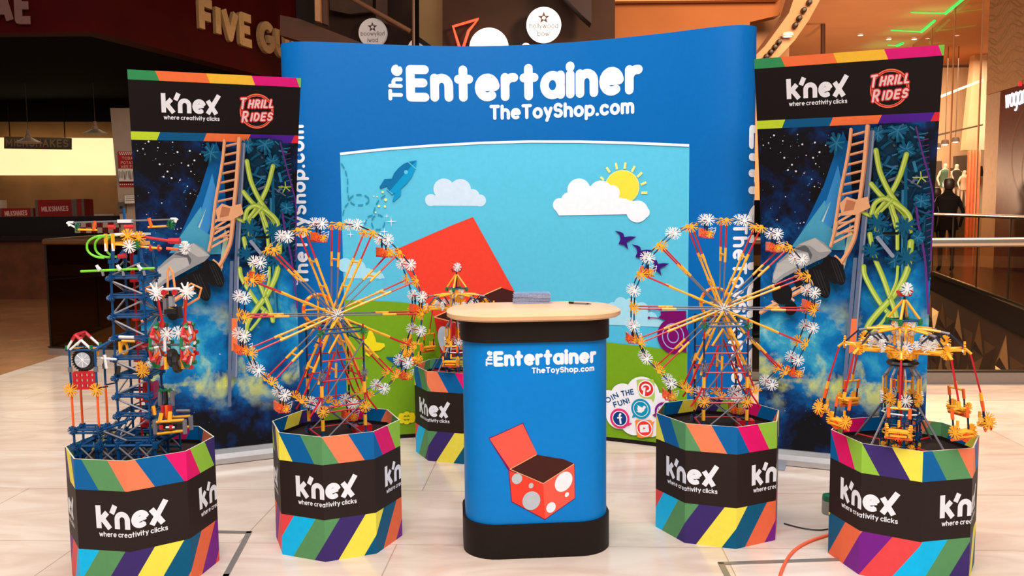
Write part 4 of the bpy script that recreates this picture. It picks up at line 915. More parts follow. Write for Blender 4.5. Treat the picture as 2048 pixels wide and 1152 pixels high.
a = T(985.5,732); write(SCn, b, 'The', a, (a[0], T(985,702)[1]), T(985.5,732)[0]-T(971.5,732)[0], .26, 'ink_white')
wc('TheToyShop.com', (1063.5,747), (1188,741.5), T(1064,735)[1]-T(1064,747)[1], .22, gap=.11)
o = b.build('lettering', ct); o['label'] = 'white rounded shop name and web address'
b = MB(); q = lambda x, y: (860+x/3.6925, 840+y/3.6925)
def S(p, key): SCn.shape(b, [q(*t) for t in p], key)
S([(433,132),(688,20),(795,262),(985,288),(1068,322),(1072,578),(848,736),(600,604),(578,372)], 'ink_snail')
S([(440,136),(684,26),(792,252),(590,362)], 'ink_redlight'); S([(590,362),(785,255),(985,290),(1060,322),(836,467)], 'ink_boxdark')
S([(583,370),(836,468),(848,730),(605,600)], 'ink_red'); S([(836,468),(1064,326),(1068,575),(848,730)], 'ink_redlight')
SCn.layer += 1; o_ = SCn.layer*SCn.step
SCn.line(b, [T(*q(*p)) for p in ((590,362),(836,467),(1062,323))], .0028, 'ink_edge', True, o_); SCn.line(b, [T(*q(*p)) for p in ((590,362),(785,255))], .0028, 'ink_edge', True, o_)
kk = 1/3.6925*.00187
for x, y, rx, rz, ro, key in ((642,432,39,42,-.4,'ink_dotgrey'),(746,483,18,21,-.4,'ink_dotgrey'),(748,594,67,74,-.4,'ink_dotgrey'),(986,454,60,84,-.55,'ink_white'),(1010,549,14,20,-.5,'ink_white'),(893,644,34,43,-.5,'ink_white')):
    SCn.disc(b, T(*q(x, y)), rx*kk, key, rz*kk, off=o_, rot=ro)
o = b.build('box_print', ct); o['label'] = 'printed open red box with white dots'
# leaflets and pen on the worktop
c = gnd(1063, 607, .951)
random.seed(4)
st = thing('leaflet_stack', 'stack of blue-grey printed leaflets on the counter top', 'leaflets', (c.x, c.y+.04, .951), .06)
mat('paper_edge', (150,160,192), .6, var=.25, scale=220); mat('paper_top', (118,128,160), .5, var=.3, scale=60)
for i in range(14):
    b = MB(); b.box((random.uniform(-.003,.003), random.uniform(-.002,.002), .00145+i*.0029), (.150, .105, .0025), 'paper_edge', R(random.uniform(-1.2,1.2)))
    if i == 13: b.box((0, 0, .0413), (.146, .1, .0004), 'paper_top')
    b.build('leaflet', st, world=False)
p0 = gnd(1139, 605, .956); p1 = gnd(1183, 608, .956)
pe = thing('pen', 'black ballpoint pen lying on the counter top', 'pen', (p0.x, p0.y, .951))
b = MB(); b.rod((p0.x, p0.y, .9545), p0.lerp(p1, .8), .0034, 'k_grey', 10); b.rod(p0.lerp(p1, .8), p1, .0032, 'plastic_black', 10, r1=.001); b.build('barrel', pe)
b = MB(); b.rod(p0-(p1-p0)*.02, p0.lerp(p1, .2), .0045, 'plastic_black', 10); b.build('cap', pe)

# ---------------------------------------------------------------- roll-up banners
PAL['badge_white'] = ((240,200,200), .45)
def nebula():
    m = bpy.data.materials.new('space_print'); m.use_nodes = True; nt = m.node_tree; b = nt.nodes['Principled BSDF']; N = nt.nodes.new; Lk = nt.links.new
    b.inputs['Roughness'].default_value = .5; b.inputs['Specular IOR Level'].default_value = .18
    uv = N('ShaderNodeUVMap'); uv.uv_map = 'UVMap'; sep = N('ShaderNodeSeparateXYZ'); Lk(uv.outputs[0], sep.inputs[0])
    def math_(op, a, b_=None, c_=None):
        n = N('ShaderNodeMath'); n.operation = op
        for i, v in enumerate((a, b_, c_)):
            if v is None: continue
            if isinstance(v, (int, float)): n.inputs[i].default_value = v
            else: Lk(v, n.inputs[i])
        return n.outputs[0]
    def noise(sc, det, seed, dist=0):
        mp = N('ShaderNodeMapping'); mp.inputs['Location'].default_value = (seed, seed*.7, 0); mp.inputs['Scale'].default_value = (1, 1.9, 1); Lk(uv.outputs[0], mp.inputs[0])
        n = N('ShaderNodeTexNoise'); n.inputs['Scale'].default_value = sc; n.inputs['Detail'].default_value = det; n.inputs['Roughness'].default_value = .62; n.inputs['Distortion'].default_value = dist
        Lk(mp.outputs[0], n.inputs['Vector']); return n.outputs['Fac']
    def ramp(val, stops):
        r = N('ShaderNodeValToRGB'); e = r.color_ramp.elements
        while len(e) < len(stops): e.new(.5)
        for el, (p, c) in zip(e, stops): el.position = p; el.color = c if len(c) == 4 else lin(c)
        Lk(val, r.inputs[0]); return r.outputs[0]
    v = sep.outputs[1]; u = sep.outputs[0]
    # glow profile along the height (v = 1 at the header): dark top, bright at .4, dark foot
    prof = ramp(v, [(0, (.10,.10,.10,1)), (.14, (.16,.16,.16,1)), (.25, (.48,.48,.48,1)), (.42, (.66,.66,.66,1)), (.6, (.46,.46,.46,1)), (.74, (.18,.18,.18,1)), (.88, (.04,.04,.04,1)), (1, (0,0,0,1))])
    n1 = noise(3.4, 10, 1.3, .25); n2 = noise(3.6, 9, 7.1, .3)
    g = math_('MULTIPLY_ADD', math_('SUBTRACT', n1, .5), 1.9, prof)
    # left edge darker than the middle below the header
    base = ramp(g, [(.02, (10,10,18)), (.2, (4,36,84)), (.40, (0,86,150)), (.62, (0,120,184)), (.82, (56,160,196)), (1, (150,206,206))])
    ym = math_('MULTIPLY', ramp(v, [(.15, (0,0,0,1)), (.26, (1,1,1,1)), (.40, (1,1,1,1)), (.52, (0,0,0,1))]), ramp(n2, [(.52, (0,0,0,1)), (.66, (.9,.9,.9,1))]))
    mx = N('ShaderNodeMix'); mx.data_type = 'RGBA'; Lk(ym, mx.inputs['Factor']); Lk(base, mx.inputs[6]); mx.inputs[7].default_value = lin((222,226,96)); 
    Lk(mx.outputs[2], b.inputs['Base Color'])
    MATS['space_print'] = m; return m
nebula()
AR = None
def banner(P0, P1, label, tilt, H=2.035):
    """P0, P1: floor points of the left and right edges"""
    t = thing('rollup_banner', label, 'banner', ((P0[0]+P1[0])/2, (P0[1]+P1[1])/2, 0), 0, 'roll-up banners either side of the backdrop')
    zb = [.09+i*.0485 for i in range(41)]
    sf = Surf([P0, P1], bend=lambda z: tilt*max(0, (z-1.0)/1.03)**1.5, zb=zb); L = sf.L; sf.step = .00016
    pb = MB(); pb.uv = []
    zs = [.06]+zb[1:-1]+[H]
    for i in range(len(zs)-1):
        for a, b_ in ((0, .5), (.5, 1)):
            z0, z1 = zs[i], zs[i+1]
            for off in (0, -.0015):
                pb.face([sf.mp(L*a, z0, off), sf.mp(L*b_, z0, off), sf.mp(L*b_, z1, off), sf.mp(L*a, z1, off)], 'space_print' if off == 0 else 'k_lightgrey')
                pb.uv += [(a, z0/1.7), (b_, z0/1.7), (b_, z1/1.7), (a, z1/1.7)]
    po = pb.build('printed_sheet', t, smooth=True)
    return t, sf, L, H
def header(t, sf, L, H):
    b = MB(); sf.layer = 2
    z1, z2, z3, z4 = H-.042, H-.272, H-.310, H
    sf.poly(b, [(0, z2), (L, z2), (L, z1), (0, z1)], 'ban_black')
    def stripe(za, zc, cuts, keys, sl):
        xs = [0]+cuts+[1]; off = (sf.layer)*sf.step
        for i, k in enumerate(keys):
            a, b_ = xs[i]*L, xs[i+1]*L; sa = 0 if i == 0 else sl; sb = 0 if i == len(keys)-1 else sl
            q = clip(clip([(a-sa, za), (b_-sb, za), (b_+sb*0, zc), (a, zc)], 1, 0, 0), -1, 0, -L)
            sf.poly(b, q, k, off)
    stripe(z1, z4-.0, [.15,.435,.70,.97], ['ban_green','ban_orange','ban_yellow','ban_magenta','ban_lime'], -.018)
    stripe(z3, z2, [.165,.435,.70,.975], ['ban_acid','ban_blue','ban_orange','ban_purple','ban_red'], .016)
    o = b.build('header_print', t); o['label'] = 'black header band with coloured stripes above and below'
    b = MB(); sf.layer = 4
    knex(sf, b, L*.178, H-.182, L*.342)
    o = b.build('logo_print', t)
    b = MB(); cx, cz = L*.735, H-.162
    sf.layer += 1; o1 = sf.layer*sf.step; o2 = (sf.layer+1)*sf.step; o3 = (sf.layer+2)*sf.step; o4 = (sf.layer+3)*sf.step
    for rr, w, k, o in ((.076, .012, 'ban_glow', o1), (.079, .004, 'card_salmon', o2), (.071, .0022, 'card_salmon', o2)):
        sf.line(b, [(cx+rr*math.cos(i/20*PI), cz+rr*math.sin(i/20*PI)) for i in range(41)], w, k, True, o)
    for tx, z, x0, x1 in (('THRILL', cz+.011, -.086, .078), ('RIDES', cz-.050, -.074, .074)):
        for wm, k, o in ((.40, 'ban_glow', o3), (.2, 'badge_white', o4)):
            write(sf, b, tx[0], (cx+x0, z-.008), (cx+x0+.03, z-.005), .058, .24, k, slant=.25, off=o, wmul=wm/.24*.8)
            write(sf, b, tx[1:], (cx+x0+.042, z), (cx+x1, z+.006), .043, .24, k, slant=.25, off=o, wmul=wm/.24, gap=.2)
    o = b.build('round_badge', t); o['label'] = 'round red glowing badge with white slanted lettering'
    # stand hardware
    b = MB(); p0, p1 = sf.mp(0, 0), sf.mp(L, 0); d = (p1-p0).normalized(); nrm = Vector((d.y, -d.x, 0))
    c = (p0+p1)/2; ang = math.atan2(d.y, d.x)
    prof = [(-.05,.0),(-.055,.03),(-.045,.055),(-.012,.072),(.012,.072),(.045,.055),(.055,.03),(.05,.0)]
    a0 = c - d*(L/2+.012)
    b.prism([a0+nrm*x+Vector((0,0,z+.004)) for x, z in prof], d*(L+.024), 'banner_base'); o = b.build('cassette', t); o['label'] = 'silver cassette base'
    for s_ in (-.36, .36):
        b = MB(); b.box(c+d*s_*L+Vector((0,0,.003))+nrm*.02, (.075, .24, .006), 'banner_foot', ang); b.build('foot', t)
    b = MB(); q = sf.mp(L/2, 0, -.03); b.tube([sf.mp(L/2, z, -.014) for z in [.05]+[.9+i*.08 for i in range(14)]+[H-.01]], .007, 'k_grey', 8); b.build('pole', t)
    b = MB(); b.rod(sf.mp(.004, H-.008, -.008), sf.mp(L-.004, H-.008, -.008), .005, 'banner_base', 8); b.build('top_rail', t)
mat('banner_base', (188,188,190), .35, .6, var=.03); mat('banner_foot', (150,155,170), .4, .3, var=.03)
def art(sf, L, t):          # the printed roller coaster, traced once on the right banner and printed on both
    b = MB(); sf.layer = 12
    g = lambda x, y: (1536+x/2.504, y/2.504)                  # two close-up frames of the same banner
    h = lambda x, y: (1500+x/2.88, 400+y/2.88)
    def S(px, key):
        q = [AR.tr(*p) for p in px]; q = [(x*L/AR.L, z) for x, z in q]
        q = clip(clip(clip(q, 1, 0, 0), -1, 0, -L), 0, 1, .085) if sf.convex(q) else [(min(max(x, 0), L), z) for x, z in q]
        q = [(x, min(z, 1.721)) for x, z in q]
        sf.poly(b, q, key)
    def Ln(px, w, key, sm=0, rnd=True):
        if sm: px = smooth(px, sm)
        q = [AR.tr(*p) for p in px]; q = [(min(max(x*L/AR.L, w/2), L-w/2), min(z, 1.721-w/2)) for x, z in q]; sf.line(b, q, w, key, rnd)
    def burst(px, r, key, n=9, w=.008, seed=0):
        rnd = random.Random(seed); c = AR.tr(*px); sf.layer += 1; off = sf.layer*sf.step
        for i in range(n):
            a = 2*PI*(i+rnd.random()*.5)/n; rr = r*rnd.uniform(.75, 1.1)
            q = (c[0]*L/AR.L+rr*math.cos(a), c[1]+rr*math.sin(a)); q = (min(max(q[0], w), L-w), min(q[1], 1.71)); c2 = (min(max(c[0]*L/AR.L, w), L-w), min(c[1], 1.71))
            sf.line(b, [c2, q], w, key, False, off)
    rnd = random.Random(11)
    # stars
    sf.layer += 1; off = sf.layer*sf.step
    for i in range(150):
        x = rnd.uniform(1522, 1700); y = rnd.uniform(268, 500) if rnd.random() < .8 else rnd.uniform(500, 900)
        q = AR.tr(x, y); sf.disc(b, (q[0]*L/AR.L, q[1]), rnd.choice((.0012,.0015,.002,.0032)), rnd.choice(('ban_star','ban_starblue')), n=7, off=off)
    for x, y in ((30,678),(82,790),(172,723),(235,714),(258,762),(226,790),(120,825),(140,858),(100,852)):
        q = AR.tr(*g(x, y)); sf.disc(b, (q[0]*L/AR.L, q[1]), .0045, 'ban_star', n=10, off=off)
    # light beams
    S([(1686,262),(1672,300),(1648,370),(1622,425),(1590,490),(1700,500),(1705,420),(1700,300)], 'ban_beam')
    S([(1650,400),(1612,452),(1582,495),(1640,490),(1660,430)], 'ban_beamlight'); S([(1676,330),(1640,440),(1655,470),(1690,400)], 'ban_starblue')
    S([(1662,402),(1630,470),(1622,490),(1634,478)], 'ban_beamcore'); S([(1700,445),(1686,520),(1688,540),(1706,470)], 'ban_beamcore')
    S([(1612,452),(1640,420),(1662,402),(1640,440),(1660,455),(1690,470),(1690,500),(1600,500)], 'ban_beamlight')
    # dark mass of pieces on the right
    S([(1760,250),(1800,243),(1838,250),(1850,300),(1862,350),(1866,420),(1866,560),(1852,560),(1846,480),(1812,440),(1770,430),(1745,400),(1748,300)], 'ban_piecedark')
    for i in range(150):
        x, y = rnd.uniform(1745, 1850), rnd.uniform(256, 520); a = rnd.uniform(0, PI); l = rnd.uniform(6, 20)
        if y > 440 and 1750 < x < 1812: continue
        Ln([(x-l*math.cos(a), y-l*math.sin(a)), (x+l*math.cos(a), y+l*math.sin(a))], rnd.choice((.006,.009,.013)), rnd.choice(('ban_piece','ban_piece','ban_piecedark','ban_piecedark','ban_piecelight','ban_post')), rnd=False)
    for i in range(26):
        y = 270+i*12; Ln([(1838+i*.9, y), (1856+min(i, 14)*.5, y-4)], .004, 'ban_piecelight' if i % 3 == 0 else 'ban_violet', rnd=False)
    Ln([g(*p) for p in ((740,640),(770,760),(800,870),(822,960),(828,1060),(832,1150))]+[(1866,520)], .007, 'ban_violet', 4)
    Ln([h(*p) for p in ((955,0),(965,120),(990,240),(1010,380),(1020,560),(1030,650))], .010, 'ban_magenta' if False else 'ban_violet', 4)
    for px, r, sd in (((1673,287),.05,1),((1755,268),.04,2),((1795,262),.05,3),((1812,300),.045,4),((1742,432),.055,5),((1810,452),.05,6),((1835,475),.04,7),((1765,470),.05,8),((1842,402),.04,9),((1790,520),.045,10),((1752,455),.04,11)):
        burst(px, r, 'ban_piece', 11, .013, sd); burst(px, r*.8, 'ban_piecelight', 6, .005, sd+50)
    burst(g(765,890), .035, 'ban_pieceacc' if False else 'ban_tube', 5, .005, 91)
    # posts
    Ln([(1744,262),(1733,400),(1722,520),(1706,700),(1700,760)], .026, 'ban_post', 0, False); Ln([(1747,262),(1736,400),(1725,520),(1710,700),(1704,760)], .006, 'ban_postlight', 0, False)
    Ln([(1711,515),(1700,640),(1690,760),(1686,820)], .018, 'ban_post', 0, False); Ln([(1811,300),(1811,500),(1806,640)], .014, 'ban_piece', 0, False); Ln([(1805,380),(1804,640)], .010, 'ban_piecelight', 0, False)
    # orange uprights at the foot
    S([(1703,636),(1714,636),(1710,700),(1698,705)], 'ban_orange')
    # green tubes
    def tube(pts, w=.024):
        Ln(pts, w, 'ban_tubedark', 6); Ln(pts, w*.8, 'ban_tube', 6); Ln([(x-1.4, y) for x, y in pts], w*.22, 'ban_tubelight', 6)
    tube([(1742,368),(1765,394),(1795,414),(1812,434),(1820,462)]); tube([g(545,1150), g(540,1075), g(580,1020), g(620,960), g(660,880), g(692,775)]); tube([g(540,755), g(560,860), g(600,950), g(640,1010), g(690,1070), g(712,1140)]); tube([g(470,1060), g(520,1080), g(560,1040), g(600,1010), g(640,1140)], .018)
    tube([h(855,700), h(790,640), h(730,560), h(665,440), h(655,380)]); tube([h(655,820), h(680,720), h(740,640), h(830,540), h(905,400), h(925,240)], .03); tube([h(690,195), h(715,320), h(760,430), h(800,540), h(835,640), h(850,720)])
    tube([h(700,80), h(720,20), h(770,-8), h(820,10), h(880,50), h(915,90), h(925,130)]); tube([h(740,80), h(790,30), h(820,0)], .014); tube([h(815,30), h(830,80), h(845,130), h(848,280)], .018); tube([h(700,760), h(760,700), h(800,640)], .016); tube([h(850,380), h(840,470), h(800,560)], .014)
    for px, sd in ((h(735,130),21), (h(890,150),22), (h(700,290),23), (h(900,330),24)): burst(px, .05, 'ban_piece', 10, .012, sd)
    Ln([h(735,215), h(820,320)], .018, 'ban_postlight', 0); Ln([h(770,190), h(850,190)], .012, 'ban_black', 0); Ln([h(660,330), h(800,350)], .012, 'ban_piecedark', 0)
    # track ladder
    lr = [g(415,650), g(405,740), g(385,850), g(362,960), g(345,1070), g(330,1160)]+[h(500,130), h(465,262)]
    rr_ = [g(497,622), g(482,800), g(468,920), g(452,1040), g(438,1150)]+[h(632,20), h(605,190), h(580,260), h(540,330), h(490,390), h(400,450), h(300,510), h(130,600), h(62,640)]
    for i in range(11):
        y = 268+i*19.5; xl = 1701-(y-268)*.158; xr = 1733-(y-268)*.095
        Ln([(xl, y+5), (xr, y-4)], .012, 'ban_trackdark', 0, False); Ln([(xl, y+4), (xr, y-5)], .006, 'ban_track', 0, False)
    for i in range(5): a = h(470+i*8, 250-i*38); c_ = h(590+i*8, 190-i*42); Ln([a, c_], .011, 'ban_track', 0, False)
    for i in range(6): a = (1676-i*25, 506+i*18); Ln([(a[0]-6, a[1]+4), (a[0]+14, a[1]+22)], .010, 'ban_track', 0, False)
    Ln([(x+1.2, y+1.2) for x, y in lr], .015, 'ban_trackdark', 3); Ln(lr, .011, 'ban_track', 3)
    Ln([(x+1.5, y+1.5) for x, y in rr_], .019, 'ban_trackdark', 3); Ln(rr_, .014, 'ban_track', 3)
    Ln([h(150,570), h(230,520), h(300,480), h(330,450)], .014, 'ban_track', 3); S([g(360,1020), g(395,985), g(440,1000), g(500,985), g(512,1040), g(440,1075), g(370,1080)], 'ban_track'); S([g(395,1000), g(440,1010), g(430,1050), g(380,1060)], 'ban_trackdark')
    # car
    def ell(cx, cy, rx, ry, rot, key):
        S([h(cx+rx*math.cos(a)*math.cos(rot)-ry*math.sin(a)*math.sin(rot), cy+rx*math.cos(a)*math.sin(rot)+ry*math.sin(a)*math.cos(rot)) for a in [2*PI*k/24 for k in range(24)]], key)
    ell(190,535,58,62,0,'ban_tyre'); ell(238,618,36,40,0,'ban_tyre'); ell(470,395,42,88,-.35,'ban_tyre')
    S([h(*p) for p in ((133,470),(138,420),(160,360),(215,310),(262,275),(285,252),(330,232),(378,215),(430,245),(474,292),(440,325),(380,352),(290,396),(205,440),(150,478))], 'ban_cargrey')
    S([h(*p) for p in ((138,440),(165,365),(262,300),(340,300),(350,345),(290,372),(200,420),(145,462))], 'ban_carlight'); S([h(*p) for p in ((285,255),(378,216),(470,292),(400,300),(350,262))], 'ban_carlight')
    S([h(*p) for p in ((262,278),(320,258),(372,300),(350,345),(338,300))], 'ban_cardark'); S([h(*p) for p in ((340,275),(360,285),(412,300),(380,348),(352,352),(362,312))], 'ban_cargrey')
    S([h(*p) for p in ((245,440),(340,395),(390,372),(470,332),(440,400),(330,470),(270,500))], 'ban_tyre')
    ell(505,405,38,86,-.35,'ban_tyre'); ell(412,470,44,96,-.35,'ban_tyre')
    for c_ in ((505,405,30,74),(412,470,34,84)):
        for k in (.5, 0, -.5): Ln([h(c_[0]+k*c_[2]+c_[3]*.9*s_*math.sin(.35), c_[1]+c_[3]*.9*s_*math.cos(.35)) for s_ in (-1, 1)], .003, 'ban_tyreband', 0)
    o = b.build('coaster_print', t); o['label'] = 'printed roller coaster track with grey car, green loops and blue pieces'


RB = ((1.30, 4.43), (2.035, 4.12)); LB = ((-1.915, 4.35), (-1.185, 4.66))
tr_, sfr, Lr, H_ = banner(RB[0], RB[1], 'tall roll-up banner on the right, its black header level with the stone pillar side', .40)
AR = Surf([RB[0], RB[1]], bend=sfr.bend)
header(tr_, sfr, Lr, H_); art(sfr, Lr, tr_)
tl_, sfl, Ll, H_ = banner(LB[0], LB[1], 'tall roll-up banner on the left, standing behind the blue clock tower', .37, 2.01)
header(tl_, sfl, Ll, H_); art(sfl, Ll, tl_)
# ================================================================ CONSTRUCTION TOY RIDES
def star_mesh(key, Rr=.025, th=.007, arms=range(8)):      # flat snowflake connector facing -Y, sixteen fingers in eight clips
    b = MB(); b.rod((0, -th/2, 0), (0, th/2, 0), Rr*.33, key, 8)
    for k in arms:
        a = PI*k/4
        segs = [((a, .30), (a, .56), .085)] + [((a+d*.6, .52), (a+d, 1.0), .058) for d in (-.17, .17)]
        for (a0, r0), (a1, r1), w_ in segs:
            c0 = Vector((math.cos(a0)*Rr*r0, 0, math.sin(a0)*Rr*r0)); c1 = Vector((math.cos(a1)*Rr*r1, 0, math.sin(a1)*Rr*r1))
            e = (c1-c0).normalized(); nx = Vector((-e.z, 0, e.x))*Rr*w_; y = Vector((0, th/2, 0))
            v = [c0-nx-y, c0+nx-y, c1+nx-y, c1-nx-y, c0-nx+y, c0+nx+y, c1+nx+y, c1-nx+y]
            b.raw(v, [(0,3,2,1),(4,5,6,7),(0,1,5,4),(1,2,6,5),(2,3,7,6),(3,0,4,7)], key)
    o = b.build('connector'); me = o.data; bpy.data.objects.remove(o); return me
STAR = {k: star_mesh('k_'+k) for k in ('white','yellow','blue','orange','green','grey','black')}
FAN = star_mesh('k_yellow', .026, .007, (-2,-1,0,1,2))
SMALL = {k: star_mesh('k_'+k, .017, .006) for k in ('white','yellow','blue','orange','green','grey')}
def star(me, parent, p, face=None, spin=0, name='connector'):
    o = bpy.data.objects.new(name, me); COL.objects.link(o); o.parent = parent
    q = Matrix.Rotation(spin, 4, 'Y')
    if face is not None: q = Vector(face).to_track_quat('-Y', 'Z').to_matrix().to_4x4() @ q
    o.matrix_basis = Matrix.Translation(Vector(p)) @ q; return o
def mk(parent, name, fn, label=None):
    b = MB(); fn(b); o = b.build(name, parent, world=False)
    if label: o['label'] = label
    return o
rr = .0033

def big_wheel(loc, rz, label, phase, lean):
    t = thing('toy_ferris_wheel', label, 'toy ferris wheel', loc, rz, 'toy ferris wheels on plinths')
    HZ, RW, D = .502, .372, .05
    wh = bpy.data.objects.new('wheel', None); COL.objects.link(wh); wh.parent = t; wh.location = (0, 0, HZ); wh.rotation_euler = (0, phase, 0)
    P = lambda a, r, y: Vector((r*math.cos(R(a)), y, r*math.sin(R(a))))
    for y in (-D, D):
        def rim(b):
            for k in range(32):
                a0, a1 = k*11.25, (k+1)*11.25
                b.rod(P(a0, RW*(1.0 if k % 2 else .985), y), P(a1, RW*(.985 if k % 2 else 1.0), y), .0033, 'k_blue' if k % 3 else 'k_navy')
        mk(wh, 'rim', rim)
    def spA(b):
        for s_ in (-1, 1):
            q = lambda f: P(0, RW*f, s_*(.032+(D-.032)*f))
            b.rod(q(.04), q(.54), rr, 'k_grey'); b.rod(q(.52), q(.68), .0052, 'k_yellow'); b.rod(q(.66), q(.97), rr*1.1, 'k_red')
        b.rod(P(0, RW*.6, -.042), P(0, RW*.6, .042), .004, 'k_yellow')
    def spB(b):
        for s_ in (-1, 1):
            q = lambda f: P(0, RW*f, s_*(.032+(D-.032)*f))
            b.rod(q(.04), q(.64), .0046, 'k_yellow'); b.rod(q(.28), q(.36), .0062, 'k_yellow'); b.rod(q(.57), q(.66), .0060, 'k_yellow'); b.rod(q(.64), q(.97), rr*1.1, 'k_red')
        b.rod(P(0, RW*.33, -.038), P(0, RW*.33, .038), .004, 'k_yellow'); b.rod(P(0, RW*.62, -.043), P(0, RW*.62, .043), .004, 'k_yellow')
    sa = sb = None
    for k in range(16):
        m = Matrix.Rotation(-R(22.5*k), 4, 'Y')
        if k % 2 == 0:
            if sa is None: sa = mk(wh, 'spoke', spA)
            else: inst(sa, wh, m, 'spoke')
        else:
            if sb is None: sb = mk(wh, 'spoke', spB); sb.matrix_basis = m
            else: inst(sb, wh, m, 'spoke')
    rnd = random.Random(3)
    for k in range(16):
        for y in (-D, D):
            star(FAN, wh, P(22.5*k, RW*.985, y), spin=-R(22.5*k+180))
            star(STAR['white'], wh, P(22.5*k+11.25, RW, y), spin=rnd.random())
    def cross(b):
        for k in range(16): b.rod(P(22.5*k+11.25, RW, -D), P(22.5*k+11.25, RW, D), .0028, 'k_red')
    mk(wh, 'cross_rods', cross)
    for y in (-.042, -.03, .03): star(STAR['white'], wh, (0, y, 0), name='hub_connector')
    gd = None
    for k in range(8):
        a = 45*k+11.25; p = P(a, RW, 0)
        def gon(b):
            for y in (-.022, .022): b.rod((0, y, 0), (0, y, -.048), .0032, 'k_navy'); b.rod((0, y, -.02), (0, y, -.028), .005, 'k_navy')
            b.box((0, 0, -.056), (.03, .066, .012), 'k_orange'); b.rod((-.022, -.034, -.07), (.024, -.034, -.072), .004, 'k_red'); b.rod((-.022, .034, -.07), (.024, .034, -.072), .004, 'k_red')
            b.box((-.022, 0, -.05), (.006, .06, .034), 'k_orange')
            for z in (-.04, -.05): b.rod((.012, -.03, z), (.034, -.03, z+.008), .0013, 'k_white')
            b.rod((.034, -.03, -.032), (.028, -.03, -.058), .0013, 'k_white'); b.rod((.012, .03, -.04), (.034, .03, -.032), .0013, 'k_white')
        if gd is None: gd = mk(wh, 'gondola', gon); g_ = gd
        else: g_ = inst(gd, wh, Matrix(), 'gondola')
        g_.matrix_basis = Matrix.Translation(p) @ Matrix.Rotation(-phase, 4, 'Y')
        star(SMALL['yellow'], g_, (.008, -.036, -.058), spin=.2, name='seat_connector'); star(SMALL['yellow'], g_, (.006, .036, -.058), spin=.5, name='seat_connector'); star(SMALL['orange'], g_, (-.02, -.036, -.052), spin=.9, name='seat_connector')
    # support
    X0, Y0 = .088, .095
    for sx in (-1, 1):
        for sy in (-1, 1):
            def post(b):
                x, y = sx*X0, sy*Y0
                for k in range(6):
                    z0, z1 = k*.078, (k+1)*.078
                    b.rod((x, y, z0), (x, y, z1), .0042, ('k_blue','k_navy','k_red')[k % 3] if sy < 0 else 'k_navy')
                for z in (.075, .21): b.rod((x, y, z-.022), (x, y, z+.022), .0075, 'k_yellow')
            mk(t, 'post', post)
    def brace(b):
        for sy in (-1, 1):
            y = sy*Y0
            for z in (.02, .125, .145, .25, .33): b.rod((-X0, y, z), (X0, y, z), rr, 'k_red')
            b.rod((-X0, y-.003, .01), (X0, y-.003, .16), rr, 'k_grey'); b.rod((X0, y+.003, .01), (-X0, y+.003, .16), rr, 'k_grey')
            b.rod((-X0, y-.003, .16), (X0, y-.003, .40), rr, 'k_grey')
            b.rod((-X0*.95, y, .44), (X0*.95, y, .44), .005, 'k_blue'); b.rod((-X0*.95, y, .455), (X0*.95, y, .455), .003, 'k_navy')
        for sx in (-1, 1):
            for z in (.02, .14, .25, .40, .455): b.rod((sx*X0, -Y0, z), (sx*X0, Y0, z), rr, 'k_red' if z < .4 else 'k_blue')
    mk(t, 'cross_braces', brace, 'red cross bars and grey diagonals of the support tower')
    def arms(b):
        for sy in (-1, 1):
            y = sy*(Y0-.004)
            for sx in (-1, 1):
                b.rod((sx*.075, y, .41), (sx*.01, y, .50), .0046, 'k_yellow'); b.rod((sx*.055, y, .36), (sx*.012, y, .43), .0046, 'k_yellow')
                b.rod((sx*.085, y, .30), (sx*.1, y, .24), .0046, 'k_yellow'); b.rod((sx*.03, y, .36), (sx*.105, y, .16), .004, 'k_red'); b.rod((sx*.105, y, .16), (sx*.14, y, .11), .004, 'k_red')
    mk(t, 'axle_arms', arms, 'yellow rods that hold the axle')
    def axle(b): b.rod((0, -.115, HZ), (0, .115, HZ), .004, 'k_grey', 8)
    mk(t, 'axle', axle)
    def gear(b):
        for k in range(24):
            a0, a1 = PI*k/12, PI*(k+1)/12; c = (lean, .11, HZ+.012)
            b.rod((c[0]+.062*math.cos(a0), c[1], c[2]+.062*math.sin(a0)), (c[0]+.062*math.cos(a1), c[1], c[2]+.062*math.sin(a1)), .0075, 'k_orange' if k % 2 else 'k_yellow')
            if k % 6 == 0: b.rod(c, (c[0]+.062*math.cos(a0), c[1], c[2]+.062*math.sin(a0)), .004, 'k_yellow')
    mk(t, 'gear_ring', gear, 'yellow ring gear behind the hub')
    def motor(b): b.box((.10, -.02, .02), (.07, .05, .035), 'k_red'); b.box((.10, -.02, .041), (.03, .03, .006), 'k_black')
    mk(t, 'motor_box', motor)
    for sx in (-1, 1):
        for sy in (-1, 1):
            star(SMALL['green'], t, (sx*X0, sy*(Y0+.005), .44), name='corner_connector'); star(STAR['yellow'], t, (sx*X0, sy*(Y0+.006), .13), name='corner_connector'); star(SMALL['grey'], t, (sx*X0, sy*(Y0+.005), .27), name='corner_connector')
            star(SMALL['blue'], t, (sx*X0, sy*(Y0+.005), .018), name='corner_connector')
    return t
PZ = BH-.064
big_wheel((BOX['wheel'][0]+.004, BOX['wheel'][1], PZ), R(30), 'toy big wheel with yellow and red spokes standing left of the counter', R(3), -.03)
big_wheel((BOX['wheel2'][0]+.006, BOX['wheel2'][1]-.01, PZ), R(-1), 'toy big wheel with yellow and red spokes standing right of the counter', R(1), .0)

